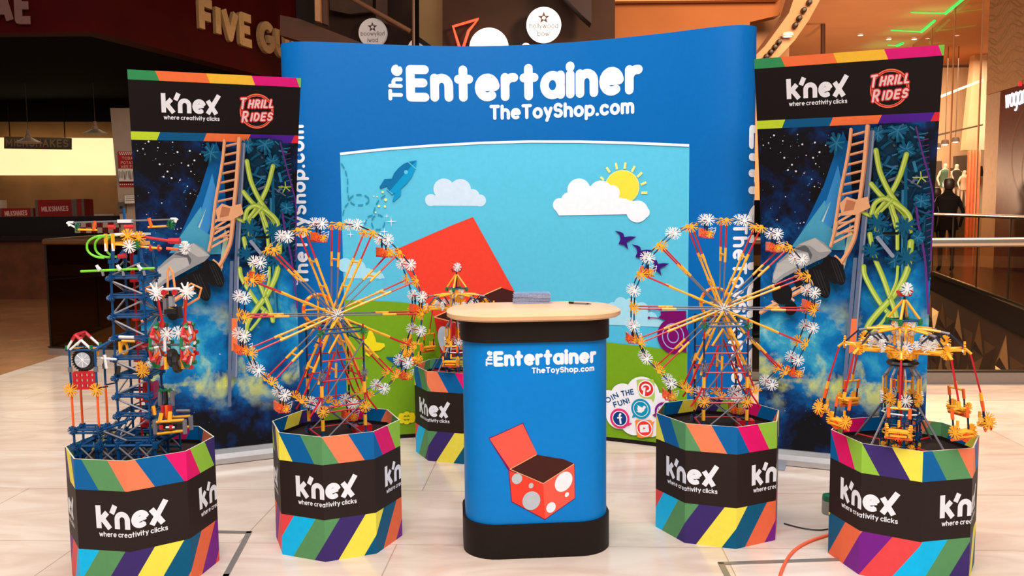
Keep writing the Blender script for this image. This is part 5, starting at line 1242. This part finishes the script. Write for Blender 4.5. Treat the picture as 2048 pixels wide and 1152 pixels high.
def swing_ride():
    t = thing('toy_swing_ride', 'toy swing carousel with yellow seats on red rods, front right by the banner', 'toy swing ride', (BOX['swing'][0]-.005, BOX['swing'][1]+.02, PZ), R(9), 'toy swing carousels on plinths')
    C = lambda a, r, z: Vector((r*math.cos(R(a)), r*math.sin(R(a)), z))
    def sp(b):
        for k in range(4): b.rod(C(45+90*k, .005, .565), C(45+90*k, .055, .495), .0052, 'k_yellow')
        b.rod((0, 0, .49), (0, 0, .60), .004, 'k_navy')
        for k in range(4): b.rod(C(45+90*k, .055, .49), C(135+90*k, .055, .49), .004, 'k_green' if k % 2 else 'k_blue'); b.lathe(C(45+90*k, .057, .485), [(.007,-.012),(.009,0),(.007,.012)], 'k_green', 8)
        b.box((0, 0, .585), (.05, .012, .012), 'k_red'); b.rod((-.02,0,.585), (-.03,0,.60), .006, 'k_red'); b.rod((.02,0,.585), (.03,0,.60), .006, 'k_red')
    s_ = mk(t, 'spire', sp, 'peaked yellow top with red and white tip')
    star(STAR['white'], s_, (0, -.012, .607), name='tip_connector')
    def ring(b):
        for k in range(16): b.rod(C(22.5*k, .033, .395), C(22.5*k, .033, .455), .0036, 'k_yellow')
        b.lathe((0,0,.315), [(.02,0),(.052,.004),(.058,.012),(.052,.02),(.02,.024)], 'k_black', 24)
        b.lathe((0,0,.345), [(.03,0),(.052,.004),(.052,.012),(.03,.016)], 'k_yellow', 16)
    mk(t, 'hub', ring)
    for k in range(8): star(STAR['white' if k % 2 == 0 else 'yellow'], t, C(22.5+45*k, .036, .46), face=C(22.5+45*k, 1, 0), name='hub_connector'); star(SMALL['yellow'], t, C(45*k, .05, .36), face=C(45*k, 1, 0), name='hub_connector')
    arm = None
    for k in range(8):
        a = 10+45*k
        def armf(b):
            b.rod((.03,-.012,.462), (.125,-.008,.452), .0042, 'k_yellow'); b.rod((.03,.012,.462), (.125,.008,.452), .0042, 'k_yellow')
            b.rod((.115,0,.452), (.155,0,.445), .0055, 'k_grey'); b.rod((.155,0,.445), (.205,0,.395), .0036, 'k_navy'); b.rod((.125,0,.445), (.075,0,.40), .0036, 'k_navy')
            b.rod((.045,0,.37), (.205,-.012,.388), .0042, 'k_yellow'); b.rod((.045,0,.38), (.205,.012,.396), .0042, 'k_yellow'); b.box((.17,0,.389), (.05,.034,.007), 'k_yellow')
            b.rod((.20,-.02,.385), (.20,.02,.385), .004, 'k_white'); b.rod((.205,0,.395), (.228,0,.375), .0055, 'k_yellow')
        if arm is None: arm = mk(t, 'arm', armf); o = arm
        else: o = inst(arm, t, Matrix(), 'arm')
        o.matrix_basis = Matrix.Rotation(R(a), 4, 'Z')
        star(STAR['yellow'], o, (.205, 0, .395), face=(1,0,0), spin=.3); star(SMALL['white'], o, (.08, -.012, .405), face=(.3,-1,0), spin=.2); star(STAR['white'], o, (.11, .012, .40), face=(1,-.3,0), spin=.6)
    seat = None
    for k in range(8):
        a = 10+45*k
        def seatf(b):
            b.rod((.225,0,.375), (.262,0,.235), .0036, 'k_red'); b.rod((.262,0,.235), (.266,0,.21), .0065, 'k_yellow')
            b.rod((.266,-.034,.208), (.266,.034,.208), .004, 'k_yellow')
            for s_ in (-1, 1):
                b.rod((.266,s_*.034,.212), (.272,s_*.034,.175), .006, 'k_orange'); b.rod((.272,s_*.034,.18), (.277,s_*.034,.135), .0034, 'k_navy')
                b.rod((.262,s_*.034,.132), (.30,s_*.034,.128), .005, 'k_yellow')
            b.box((.28,0,.13), (.04,.075,.007), 'k_yellow'); b.box((.28,0,.118), (.05,.055,.006), 'k_yellow'); b.rod((.28,-.045,.105), (.28,.045,.105), .005, 'k_orange'); b.rod((.262,0,.142), (.262,0,.165), .005, 'k_yellow')
        if seat is None: seat = mk(t, 'hanging_seat', seatf); o = seat
        else: o = inst(seat, t, Matrix(), 'hanging_seat')
        o.matrix_basis = Matrix.Rotation(R(a), 4, 'Z')
        star(STAR['yellow'], o, (.29, -.038, .133), face=(.2,-1,0), name='seat_connector'); star(STAR['yellow'], o, (.29, .038, .133), face=(.2,1,0), name='seat_connector'); star(SMALL['orange'], o, (.30, 0, .115), face=(1,0,0), name='seat_connector')
    def col(b):
        b.rod((0,0,.0), (0,0,.42), .006, 'k_red')
        for k in range(8):
            a = 22.5+45*k
            b.rod(C(a, .035, .318), C(a, .058, .285), .0042, 'k_lightgrey'); b.rod(C(a, .058, .285), C(a, .065, .27), .0052, 'k_grey')
            b.rod(C(a, .066, .275), C(a, .066, .20), .0042, 'k_yellow'); b.rod(C(a, .068, .20), C(a, .068, .0), .0042, 'k_blue' if k % 2 else 'k_navy')
            for z in (.02, .06, .10, .14, .18): b.rod(C(a, .068, z), C(a+45, .068, z), .0036, ('k_navy','k_yellow','k_blue','k_white','k_navy')[int(z*25) % 5])
    mk(t, 'column', col, 'yellow and blue column under the hub')
    for k in range(8):
        star(STAR['white' if k % 2 else 'yellow'], t, C(22.5+45*k, .07, .195), face=C(22.5+45*k, 1, 0), name='column_connector'); star(SMALL['blue'], t, C(22.5+45*k, .071, .12), face=C(22.5+45*k, 1, 0), name='column_connector')
        star(SMALL['blue'], t, C(22.5+45*k, .071, .06), face=C(22.5+45*k, 1, 0), name='column_connector'); star(SMALL['yellow'], t, C(45*k, .068, .012), face=C(45*k, 1, 0), name='column_connector')
    st = None
    for k in range(4):
        def stf(b): b.rod((.068,0,.175), (.195,0,.004), .0042, 'k_grey'); b.rod((.06,0,.012), (.19,0,.012), .0036, 'k_red')
        if st is None: st = mk(t, 'strut', stf); o = st
        else: o = inst(st, t, Matrix(), 'strut')
        o.matrix_basis = Matrix.Rotation(R(22+90*k), 4, 'Z')
    return t
sw = swing_ride()
s2 = copy_tree(sw); s2.location = (BOX['small'][0]-.02, BOX['small'][1], PZ); s2.rotation_euler = (0, 0, R(31))
s2['label'] = 'toy swing carousel half hidden behind the counter, in front of the printed red box lid'

def clock_tower():
    bx, by = BOX['tower'][:2]
    t = thing('toy_tower_ride', 'tall blue toy tower with clock, spinning rotor and hanging cage, front left', 'toy tower ride', (bx, by, PZ))
    X = lambda px: (px-1024)*.00184-bx            # measured off the photo at the tower's distance
    Z = lambda py: 1.338-(py-431.5)*.00184-PZ
    a, xc = .058, X(266)
    lv = [.0, Z(882), Z(831), Z(792), Z(754), Z(716), Z(676), Z(632.5), Z(593.5), Z(555), Z(519)]
    cor = [(xc-a,-a),(xc+a,-a),(xc+a,a),(xc-a,a)]
    for (x, y) in cor:
        def post(b):
            for z0, z1 in zip(lv, lv[1:]):
                b.rod((x, y, z0), (x, y, z1), .0046, 'k_blue'); b.rod((x, y, z0-.0), (x, y, z0+.014), .0085, 'k_blue'); b.rod((x, y, z1-.014), (x, y, z1), .0085, 'k_blue')
        mk(t, 'corner_post', post)
    for i, z in enumerate(lv[1:-1]):
        def lev(b):
            for (p, q) in zip(cor, cor[1:]+cor[:1]):
                b.rod((*p, z), (*q, z), .0052, 'k_blue'); b.rod((*p, z+.009), (*q, z+.009), .0034, 'k_blue')
                d = Vector((p[0]-q[0], p[1]-q[1], 0)).normalized()*.016
                b.rod(Vector((*p, z)), Vector((*p, z))+d, .007, 'k_blue'); b.rod(Vector((*q, z)), Vector((*q, z))-d, .007, 'k_blue')
        mk(t, 'level_frame', lev)
        for (x, y) in cor[:2]: star(SMALL['blue'], t, (x, y-.007, z), face=(0,-.5,.9), spin=i)
    def diag(b):
        for i, (z0, z1) in enumerate(zip(lv[1:-1], lv[2:])):
            for k, (p, q) in enumerate(zip(cor, cor[1:]+cor[:1])):
                if (i+k) % 2: p, q = q, p
                b.rod((*p, z0+.01), (*q, z1-.01), .0034, 'k_lightgrey' if k == 0 else 'k_grey')
        b.rod((xc, 0, 0), (xc, 0, lv[-1]+.06), .0036, 'k_red')
        for z in lv[3:-1:2]: b.rod((xc, 0, z-.02), (xc, 0, z-.01), .016, 'k_red', 10)
    mk(t, 'diagonal_rods', diag, 'grey diagonal rods and the red drive shaft')
    # wide base lattice
    def base(b):
        xs = [X(170), X(205), X(245), X(285), X(318)]; ys = (-.115, .0, .115); zt = Z(884)
        for y in ys:
            for i, x in enumerate(xs):
                b.rod((x, y, .0), (x, y, zt), .0048, 'k_blue'); b.rod((x, y, zt-.012), (x, y, zt+.012), .010, 'k_blue')
            b.rod((xs[0], y, zt), (xs[-1], y, zt), .006, 'k_blue'); b.rod((xs[0], y, .012), (xs[-1], y, .012), .005, 'k_blue')
            for i in range(4):
                b.rod((xs[i], y, .012), (xs[i+1], y, zt), .0036, 'k_grey')
                b.rod((xs[i+1], y-.003, .012), (xs[i], y-.003, zt), .0036, 'k_grey')
        for x in xs: b.rod((x, ys[0], zt), (x, ys[-1], zt), .006, 'k_blue')
        for y in ys: b.rod((xs[1], y, zt), (xs[2], y, Z(834)), .0036, 'k_grey')
    mk(t, 'base_lattice', base, 'wide blue base lattice with grey diagonals')
    # clock turret
    cl = [X(163), X(213)]; yf, yb = -.125, -.06
    def tur(b):
        zs = [.0, Z(884), Z(850)]
        for x in cl:
            for y in (yf, yb):
                b.rod((x, y, 0), (x, y, Z(850)), .0048, 'k_blue'); b.rod((x, y, Z(848)), (x, y, Z(768)), .0046, 'k_orange'); b.rod((x, y, Z(770)), (x, y, Z(690)), .0044, 'k_blue')
                b.rod((x, y, Z(735)), (x, y, Z(725)), .0085, 'k_grey')
                for z in zs[1:]: b.rod((x, y, z-.008), (x, y, z+.008), .011, 'k_blue')
            b.rod((x, yf, Z(850)), (x, yb, Z(850)), .005, 'k_blue')
        for y in (yf, yb):
            for z in (Z(850), Z(856), Z(692)): b.rod((cl[0]-.012, y, z), (cl[1]+.012, y, z), .0048, 'k_blue')
            b.rod((cl[1], y, Z(852)), (xc, y, Z(836)), .0048, 'k_blue'); b.rod((cl[1], y, Z(850)), (xc, y, Z(872)), .0036, 'k_grey'); b.rod((cl[1], y, Z(768)), (xc-a, y, Z(764)), .003, 'k_navy')
            b.rod((cl[1], y, Z(692)), (xc-a, -a, Z(676)), .0048, 'k_blue')
    tu = mk(t, 'clock_turret', tur, 'side turret on red rods')
    for x in cl: star(STAR['yellow'], tu, (x, yf-.006, Z(770)), spin=x); star(SMALL['blue'], tu, (x, yf-.008, Z(850))); star(SMALL['blue'], tu, (x, yf-.008, Z(884)))
    cx_, cz_ = X(190), Z(711)
    def clock(b):
        b.lathe((cx_, yf-.004, cz_), [(.0,-.002),(.030,-.002),(.030,.004),(.040,.006),(.041,.018),(.034,.02),(.0,.02)][::1], 'k_black', 32, axis=(0,1,0))
        b.lathe((cx_, yf-.0085, cz_), [(.0,0),(.0275,0),(.0275,.003),(.0,.003)], 'k_face', 32, axis=(0,1,0))
        for k in range(4): an = PI*k/4; b.rod((cx_-.026*math.cos(an), yf-.009, cz_-.026*math.sin(an)), (cx_+.026*math.cos(an), yf-.009, cz_+.026*math.sin(an)), .0015, 'k_white')
        for k in range(28): an = 2*PI*k/28; b.box((cx_+.040*math.cos(an), yf+.006, cz_+.040*math.sin(an)), (.006, .014, .004), 'k_black', M3=Matrix.Rotation(-an, 3, 'Y'))
        b.box((cx_, yf+.022, Z(697)), (.085, .012, .03), 'k_yellow')
    mk(tu, 'clock_face', clock, 'round black-rimmed wheel with grey face')
    def panel(b):
        x0, x1, z0, z1 = X(170), X(210), Z(767), Z(736)
        for i in range(5):
            x = x0+(x1-x0)*i/4; b.box((x, yf, (z0+z1)/2), (.011, .006, z1-z0), 'k_red')
        for i in range(4):
            z = z0+(z1-z0)*i/3; b.box(((x0+x1)/2, yf-.001, z), (x1-x0, .006, .009), 'k_red')
    mk(tu, 'lattice_panel', panel, 'red lattice panel below the clock')
    def roof(b):
        for y in (yf-.004, yb):
            for s_, x1 in ((-1, X(160)), (1, X(207))):
                top = (X(178), y, Z(662)); b.rod(top, (x1, y, Z(690)), .0045, 'k_white'); m = Vector(top).lerp(Vector((x1, y, Z(690))), .35); b.rod(top, m, .006, 'k_red'); b.rod((x1, y, Z(690)), (x1, y, Z(683)), .006, 'k_green')
        b.rod((X(178), yf, Z(662)), (X(178), yb, Z(662)), .006, 'k_red'); b.rod((X(168), yf-.01, Z(690)), (X(190), yf-.01, Z(672)), .004, 'k_white')
    mk(tu, 'roof', roof, 'small pitched roof in red and white')
    # head
    def head(b):
        z = lv[-1]
        for dx in (-.055, .055):
            for y in (-.05, .05): b.rod((xc+dx, y, Z(545)), (xc+dx*.9, y, Z(497)), .0065, 'k_blue')
        b.rod((X(243), -.05, Z(525)), (X(262), -.05, Z(500)), .007, 'k_blue'); b.rod((X(284), -.05, Z(530)), (X(284), -.05, Z(510)), .011, 'k_blue')
        b.box((xc-.005, 0, Z(470)), (.115, .08, .008), 'k_white'); b.box((xc, 0, Z(488)), (.10, .07, .014), 'k_yellow')
        for x in (X(226), X(240)): b.rod((x, -.05, Z(497)), (x, -.05, Z(468)), .007, 'k_yellow'); b.rod((x, -.051, Z(502)), (x, -.051, Z(487)), .006, 'k_white')
        b.rod((X(250), -.05, Z(513)), (X(265), -.05, Z(511)), .010, 'k_red'); b.rod((X(262), 0, Z(560)), (X(262), 0, Z(470)), .005, 'k_red')
        b.rod((X(262), 0, Z(470)), (X(254), 0, Z(440)), .004, 'k_grey'); b.rod((X(260), -.03, Z(455)), (X(278), -.03, Z(455)), .009, 'k_red'); b.rod((X(228), -.03, Z(455)), (X(240), -.03, Z(455)), .009, 'k_red')
    hd = mk(t, 'head_frame', head, 'yellow, white and blue frame at the top of the tower')
    star(STAR['yellow'], hd, (X(272), -.06, Z(472))); star(STAR['yellow'], hd, (X(292), -.05, Z(477)), spin=.3); star(STAR['white'], hd, (X(276), -.065, Z(493))); star(SMALL['green'], hd, (X(290), -.065, Z(490)))
    def armr(b):
        b.rod((X(285), -.04, Z(473)), (X(350), -.05, Z(483)), .0055, 'k_red'); b.rod((X(350), -.05, Z(483)), (X(372), -.05, Z(484)), .011, 'k_red', r1=.013)
        b.rod((X(245), -.05, Z(489)), (X(335), -.05, Z(498)), .0045, 'k_yellow')
        for x in (314, 330): b.lathe((X(x), -.05, Z(497)), [(.005,-.003),(.0125,-.002),(.0125,.002),(.005,.003)], 'k_red', 10, axis=(1,0,0))
        b.rod((X(345), -.05, Z(498)), (X(368), -.05, Z(500)), .006, 'k_orange'); b.rod((X(368), -.05, Z(500)), (X(385), -.05, Z(503)), .005, 'k_grey')
    ar_ = mk(t, 'side_arm', armr, 'red and yellow arms pointing right')
    star(STAR['white'], ar_, (X(382), -.055, Z(497)), face=(1,-.4,0), spin=.4)
    def loops(b):
        for i, (cxx, w) in enumerate(((217, 32), (221, 28), (228, 22))):
            pts = [(X(cxx-w*math.sin(an)+6), -.06+i*.03, Z(492-20*math.cos(an)+ (1 if an > 1.5 else 0)*3)) for an in [PI*k/18-.15 for k in range(20)]]
            b.tube(pts, .0042, 'k_lime', 8)
    mk(t, 'flex_loops', loops, 'three bent lime green rods')
    def lime(b):
        b.rod((X(179), -.07, Z(541)), (X(324), -.07, Z(536)), .0042, 'k_lime', 8)
        for x in (216, 256, 297): b.rod((X(x), -.07, Z(540)), (X(x-4), -.075, Z(529)), .006, 'k_white'); b.rod((X(x-4), -.075, Z(530)), (X(x+3), -.075, Z(538)), .005, 'k_white'); b.rod((X(x)+.01, -.07, Z(541)), (X(x)+.01, -.065, Z(550)), .005, 'k_lightgrey')
    mk(t, 'lime_rail', lime, 'straight lime green rod with white clips')
    def rotor(b):
        b.rod((X(140), 0, Z(446)), (X(352), 0, Z(441.5)), .0036, 'k_grey')
        b.box((X(254), 0, Z(444)), (.05, .02, .012), 'k_white'); b.box((X(254), 0, Z(449)), (.048, .02, .006), 'k_black'); b.rod((X(253), 0, Z(440)), (X(252), 0, Z(418)), .005, 'k_blue')
        for s_, xe, xi in ((-1, 140, 165), (1, 356, 340)):
            zt = Z(446 if s_ < 0 else 441)
            b.rod((X(xe-3*s_*-1), 0, zt), (X(xe)+s_*-.03, 0, zt-.02), .0036, 'k_white'); b.rod((X(xe), 0, zt), (X(xe)-s_*.005, 0, zt-.012), .005, 'k_white'); b.rod((X(xe), 0, zt+.001), (X(xe)-s_*.02, 0, zt+.001), .005, 'k_white')
            b.rod((X(xe)-s_*.03, 0, zt-.025), (X(xe)-s_*.105, 0, zt-.028), .0042, 'k_yellow'); b.rod((X(xe)-s_*.10, 0, zt+.005), (X(xe)-s_*.092, 0, zt-.03), .006, 'k_orange')
    ro = mk(t, 'rotor', rotor, 'long grey rotor with white tips and orange bars')
    star(SMALL['green'], ro, (X(158), 0, Z(455)), face=(1,0,0)); star(SMALL['green'], ro, (X(344), 0, Z(450)), face=(1,0,0)); star(SMALL['green'], ro, (X(346), -.004, Z(452)))
    # inner mechanics at mid height
    def mech(b):
        for k in range(20):
            a0, a1 = PI*k/10, PI*(k+1)/10; c = (X(250), -.045, Z(697)); b.rod((c[0]+.012*math.cos(a0), c[1], c[2]+.022*math.sin(a0)), (c[0]+.012*math.cos(a1), c[1], c[2]+.022*math.sin(a1)), .005, 'k_yellow')
        b.rod((X(243), -.05, Z(705)), (X(243), -.05, Z(682)), .006, 'k_yellow'); b.rod((X(245), -.06, Z(672)), (X(275), -.06, Z(673)), .006, 'k_white'); b.rod((X(250), -.06, Z(680)), (X(276), -.06, Z(681)), .005, 'k_yellow')
        b.rod((X(215), -.09, Z(712)), (X(245), -.09, Z(714)), .0045, 'k_white'); b.rod((X(222), -.09, Z(705)), (X(225), -.09, Z(732)), .006, 'k_white'); b.rod((X(240), -.07, Z(745)), (X(243), -.07, Z(730)), .009, 'k_black')
        b.rod((X(270), -.02, Z(693)), (X(305), -.02, Z(695)), .014, 'k_red'); b.rod((X(280), .0, Z(810)), (X(282), .0, Z(770)), .016, 'k_red'); b.rod((X(272), .0, Z(860)), (X(276), .0, Z(850)), .02, 'k_red'); b.box((X(297), 0, Z(785)), (.01, .05, .06), 'k_magenta')
    PAL['k_magenta'] = ((190,20,110), .4)
    me_ = mk(t, 'drive_gears', mech, 'yellow and red drive gears inside the tower')
    star(STAR['yellow'], me_, (X(291), -.07, Z(732))); star(STAR['yellow'], me_, (X(291), -.07, Z(741)), spin=.3); star(SMALL['white'], me_, (X(303), -.07, Z(722)), spin=.2)
    # hanging cage
    gx = X(355); yc = -.06
    cg = bpy.data.objects.new('cage', None); COL.objects.link(cg); cg.parent = t; cg.location = (gx, yc, Z(690)); cg['label'] = 'spinning cage of red, white, orange and green rods on the right'
    ZZ = lambda py: (690-py)*.00184; XX = lambda px: (px-355)*.00184
    def frame(b):
        for s_, x0, x1, x2 in ((-1, 326, 335, 340), (1, 384, 378, 372)):
            b.rod((XX(x0), -.01, ZZ(585)), (XX(x1), -.01, ZZ(645)), .005, 'k_red'); b.rod((XX(x1), -.01, ZZ(643)), (XX(x1+s_*2), -.01, ZZ(653)), .010, 'k_red')
            b.rod((XX(x2), -.012, ZZ(650)), (XX(x2+s_*2), -.012, ZZ(690)), .005, 'k_navy'); b.rod((XX(x2), -.02, ZZ(665)), (XX(x2+s_), -.02, ZZ(700)), .0058, 'k_white')
            b.tube([(XX(x0-s_*2), -.0, ZZ(575)), (XX(x0-s_*12), .02, ZZ(615)), (XX(355), .02, ZZ(622))], .0045, 'k_yellow')
            for an in (35, 75, 115, 160, -10): b.rod((XX(x0), -.014, ZZ(583)), (XX(x0)+.036*math.cos(R(an+(0 if s_ > 0 else 10))), -.014, ZZ(583)+.036*math.sin(R(an))), .0042, 'k_white', r1=.003)
        b.tube([(XX(345), 0, ZZ(588)), (XX(347), 0, ZZ(545)), (XX(351), 0, ZZ(534)), (XX(357), 0, ZZ(545)), (XX(361), 0, ZZ(588))], .0042, 'k_peach')
        for s_ in (-1, 1): b.tube([(XX(335), 0, ZZ(585)), (XX(310), .01, ZZ(572)), (XX(290), .02, ZZ(578)), (XX(312), .03, ZZ(590)), (XX(335), .02, ZZ(592))] if s_ < 0 else [(XX(376), 0, ZZ(580)), (XX(390), .01, ZZ(568)), (XX(408), .02, ZZ(578)), (XX(400), .03, ZZ(598)), (XX(370), .02, ZZ(616))], .0042, 'k_peach')
        b.rod((XX(335), -.01, ZZ(578)), (XX(372), -.01, ZZ(577)), .0055, 'k_white')
        for x in (341, 362): b.rod((XX(x), -.018, ZZ(584)), (XX(x), -.004, ZZ(584)), .010, 'k_red', 10)
        b.rod((XX(353), -.005, ZZ(592)), (XX(353), -.005, ZZ(612)), .012, 'k_lightgrey'); b.box((XX(352), 0, ZZ(622)), (.045, .03, .016), 'k_black'); b.rod((XX(368), -.01, ZZ(612)), (XX(370), -.01, ZZ(635)), .011, 'k_black'); b.box((XX(340), 0, ZZ(610)), (.012, .02, .05), 'k_grey')
        b.rod((XX(300), 0, ZZ(689)), (XX(385), 0, ZZ(689)), .0042, 'k_grey'); b.rod((X(300)-gx, .06, ZZ(602)), (XX(340), .0, ZZ(602)), .0036, 'k_grey'); b.rod((X(300)-gx, .06, ZZ(631)), (XX(340), 0, ZZ(631)), .0036, 'k_grey')
        b.rod((XX(300), 0, ZZ(693)), (XX(312), 0, ZZ(715)), .010, 'k_black'); b.rod((XX(288), .02, ZZ(690)), (XX(304), .0, ZZ(690)), .012, 'k_red'); b.rod((X(300)-gx, .05, ZZ(690)), (XX(300), .0, ZZ(689)), .0042, 'k_grey')
    fm = mk(cg, 'cage_frame', frame)
    star(STAR['white'], cg, (XX(326), -.014, ZZ(587)), spin=.1); star(STAR['white'], cg, (XX(386), -.014, ZZ(585)), spin=.4); star(STAR['white'], cg, (XX(346), -.024, ZZ(665)), spin=.4); star(STAR['white'], cg, (XX(368), -.024, ZZ(663)))
    wl = None
    for x in (325, 381):
        def wheelf(b):
            Rw = .083
            for k in range(12):
                a0, a1 = PI*k/6, PI*(k+1)/6; p = lambda an, r, xx: Vector((xx, r*math.cos(an), r*math.sin(an)))
                b.rod(p(a0, Rw, .0), p(a1, Rw, .0), .0062, ('k_red','k_green')[k % 2]); b.rod(p(a0, Rw, 0), p(a0, Rw*.5, .010), .0056, ('k_white','k_orange','k_red')[k % 3]); b.rod(p(a0+.2, Rw*.9, 0), p(a0+.2, .01, -.010), .005, ('k_orange','k_white')[k % 2])
                b.rod(p(a0, Rw, .0), p(a0, Rw*.96, .014), .008, ('k_green','k_red')[k % 2])
        if wl is None: wl = mk(cg, 'cage_wheel', wheelf); o = wl
        else: o = inst(wl, cg, Matrix(), 'cage_wheel')
        o.location = (XX(x), 0, ZZ(690)); o.rotation_euler = (0, 0, R(-2 if x == 325 else 4))
    def tyres(b):
        for x, y, z in ((349, .0, 716), (364, -.03, 724)):
            b.lathe((XX(x)-.008, y, ZZ(z)), [(.012,0),(.032,0),(.035,.004),(.035,.014),(.032,.018),(.012,.018)], 'k_black', 20, axis=(1,0,.1)); b.lathe((XX(x)-.010, y, ZZ(z)), [(.0,0),(.014,0),(.014,.022),(.0,.022)], 'k_grey', 14, axis=(1,0,.1))
        for x in (340, 372): b.rod((XX(x), -.02, ZZ(735)), (XX(x), -.02, ZZ(712)), .009, 'k_yellow')
    mk(cg, 'tyre_pair', tyres, 'two black rubber tyres')
    # cart at the foot
    ca = bpy.data.objects.new('cart', None); COL.objects.link(ca); ca.parent = t; ca.location = (X(340), -.05, Z(870)); ca['label'] = 'yellow and grey cart low on the right'
    XX2 = lambda px: (px-340)*.00184; ZZ2 = lambda py: (870-py)*.00184
    def cart(b):
        for y in (-.03, .03):
            b.rod((XX2(314), y, ZZ2(842)), (XX2(370), y, ZZ2(838)), .0055, 'k_yellow'); b.rod((XX2(316), y, ZZ2(866)), (XX2(368), y, ZZ2(860)), .0055, 'k_yellow')
            for x in (312, 371): b.rod((XX2(x), y, ZZ2(866)), (XX2(x), y, ZZ2(838)), .0085, 'k_grey')
        b.box((XX2(342), 0, ZZ2(852)), (.08, .05, .02), 'k_black'); b.rod((XX2(325), -.034, ZZ2(848)), (XX2(325), -.034, ZZ2(856)), .008, 'k_red'); b.rod((XX2(345), -.034, ZZ2(848)), (XX2(345), -.034, ZZ2(856)), .008, 'k_red'); b.rod((XX2(335), -.036, ZZ2(852)), (XX2(352), -.036, ZZ2(852)), .004, 'k_white')
        b.rod((XX2(322), -.03, ZZ2(842)), (XX2(324), -.02, ZZ2(825)), .008, 'k_yellow'); b.rod((XX2(341), -.03, ZZ2(842)), (XX2(341), -.02, ZZ2(822)), .008, 'k_yellow'); b.rod((XX2(308), -.01, ZZ2(830)), (XX2(306), -.01, ZZ2(812)), .007, 'k_yellow'); b.rod((XX2(305), -.01, ZZ2(815)), (XX2(307), -.01, ZZ2(830)), .006, 'k_orange')
        for x in (322, 330, 337): b.rod((XX2(x), .0, ZZ2(838)), (XX2(x), .0, ZZ2(812)), .007, ('k_orange','k_red','k_white')[int(x) % 3])
        for x in (313, 325, 338): b.rod((XX2(x), .02, ZZ2(815)), (XX2(x), .02, ZZ2(785)), .008, 'k_grey' if x != 325 else 'k_black')
        for x in (312, 322, 332): b.rod((XX2(x), .02, ZZ2(786)), (XX2(x+5), .02, ZZ2(782)), .008, 'k_green')
        b.rod((XX2(345), .02, ZZ2(826)), (XX2(372), .02, ZZ2(826)), .006, 'k_grey'); b.rod((XX2(300), .0, ZZ2(840)), (XX2(316), 0, ZZ2(842)), .007, 'k_blue')
        b.rod((XX2(316), 0, ZZ2(872)), (XX2(300), .0, ZZ2(880)), .006, 'k_blue'); b.rod((XX2(355), 0, ZZ2(868)), (XX2(318), .0, ZZ2(884)), .006, 'k_blue')
    mk(ca, 'cart_body', cart)
    return t
clock_tower()

# ---------------------------------------------------------------- cables and power box on the floor
g1 = gnd(1664, 1030); 
pw = thing('power_adapter', 'grey and green plug adapter on the floor beside the swing ride plinth', 'power adapter', (g1.x, g1.y+.02, 0), R(10))
mat('adapter_grey', (140,138,128), .45, var=.04); mat('adapter_green', (24,96,62), .35, var=.04)
b = MB(); pr = [(.0,0),(.034,0),(.036,.004),(.036,.058),(.034,.060)]; b.lathe((0,0,0), pr, 'adapter_grey', 24); b.box((.03,0,.03), (.05,.05,.06), 'adapter_grey'); b.build('housing', pw, smooth=True, world=False)
b = MB(); b.lathe((0,0,.060), [(.035,0),(.036,.006),(.034,.022),(.02,.026),(0,.027)], 'adapter_green', 24); o = b.build('lid', pw, smooth=True, world=False)
b = MB(); b.box((.045,-.03,.028), (.018,.014,.03), 'k_black'); b.build('socket', pw, world=False)
mat('cable_orange', (240,96,60), .45, var=.03); 
pts = [gnd(x, y, .006) for x, y in ((1662,1068),(1640,1075),(1618,1083),(1596,1095),(1580,1110),(1568,1130),(1560,1152),(1556,1180),(1560,1230))]
b = MB(); b.tube(smooth([tuple(p) for p in pts], 5), .0062, 'cable_orange', 8); o = b.build('extension_cable', smooth=True); tag(o, 'thick orange cable curving across the floor to the power adapter', 'cable')
pts = [gnd(x, y, .004) for x, y in ((1568,1047),(1590,1053),(1615,1058),(1640,1060),(1656,1058))]
b = MB(); b.tube(smooth([tuple(p) for p in pts], 5), .0028, 'k_black', 6); o = b.build('power_lead', smooth=True); tag(o, 'thin black lead from the right big wheel plinth to the power adapter', 'cable')
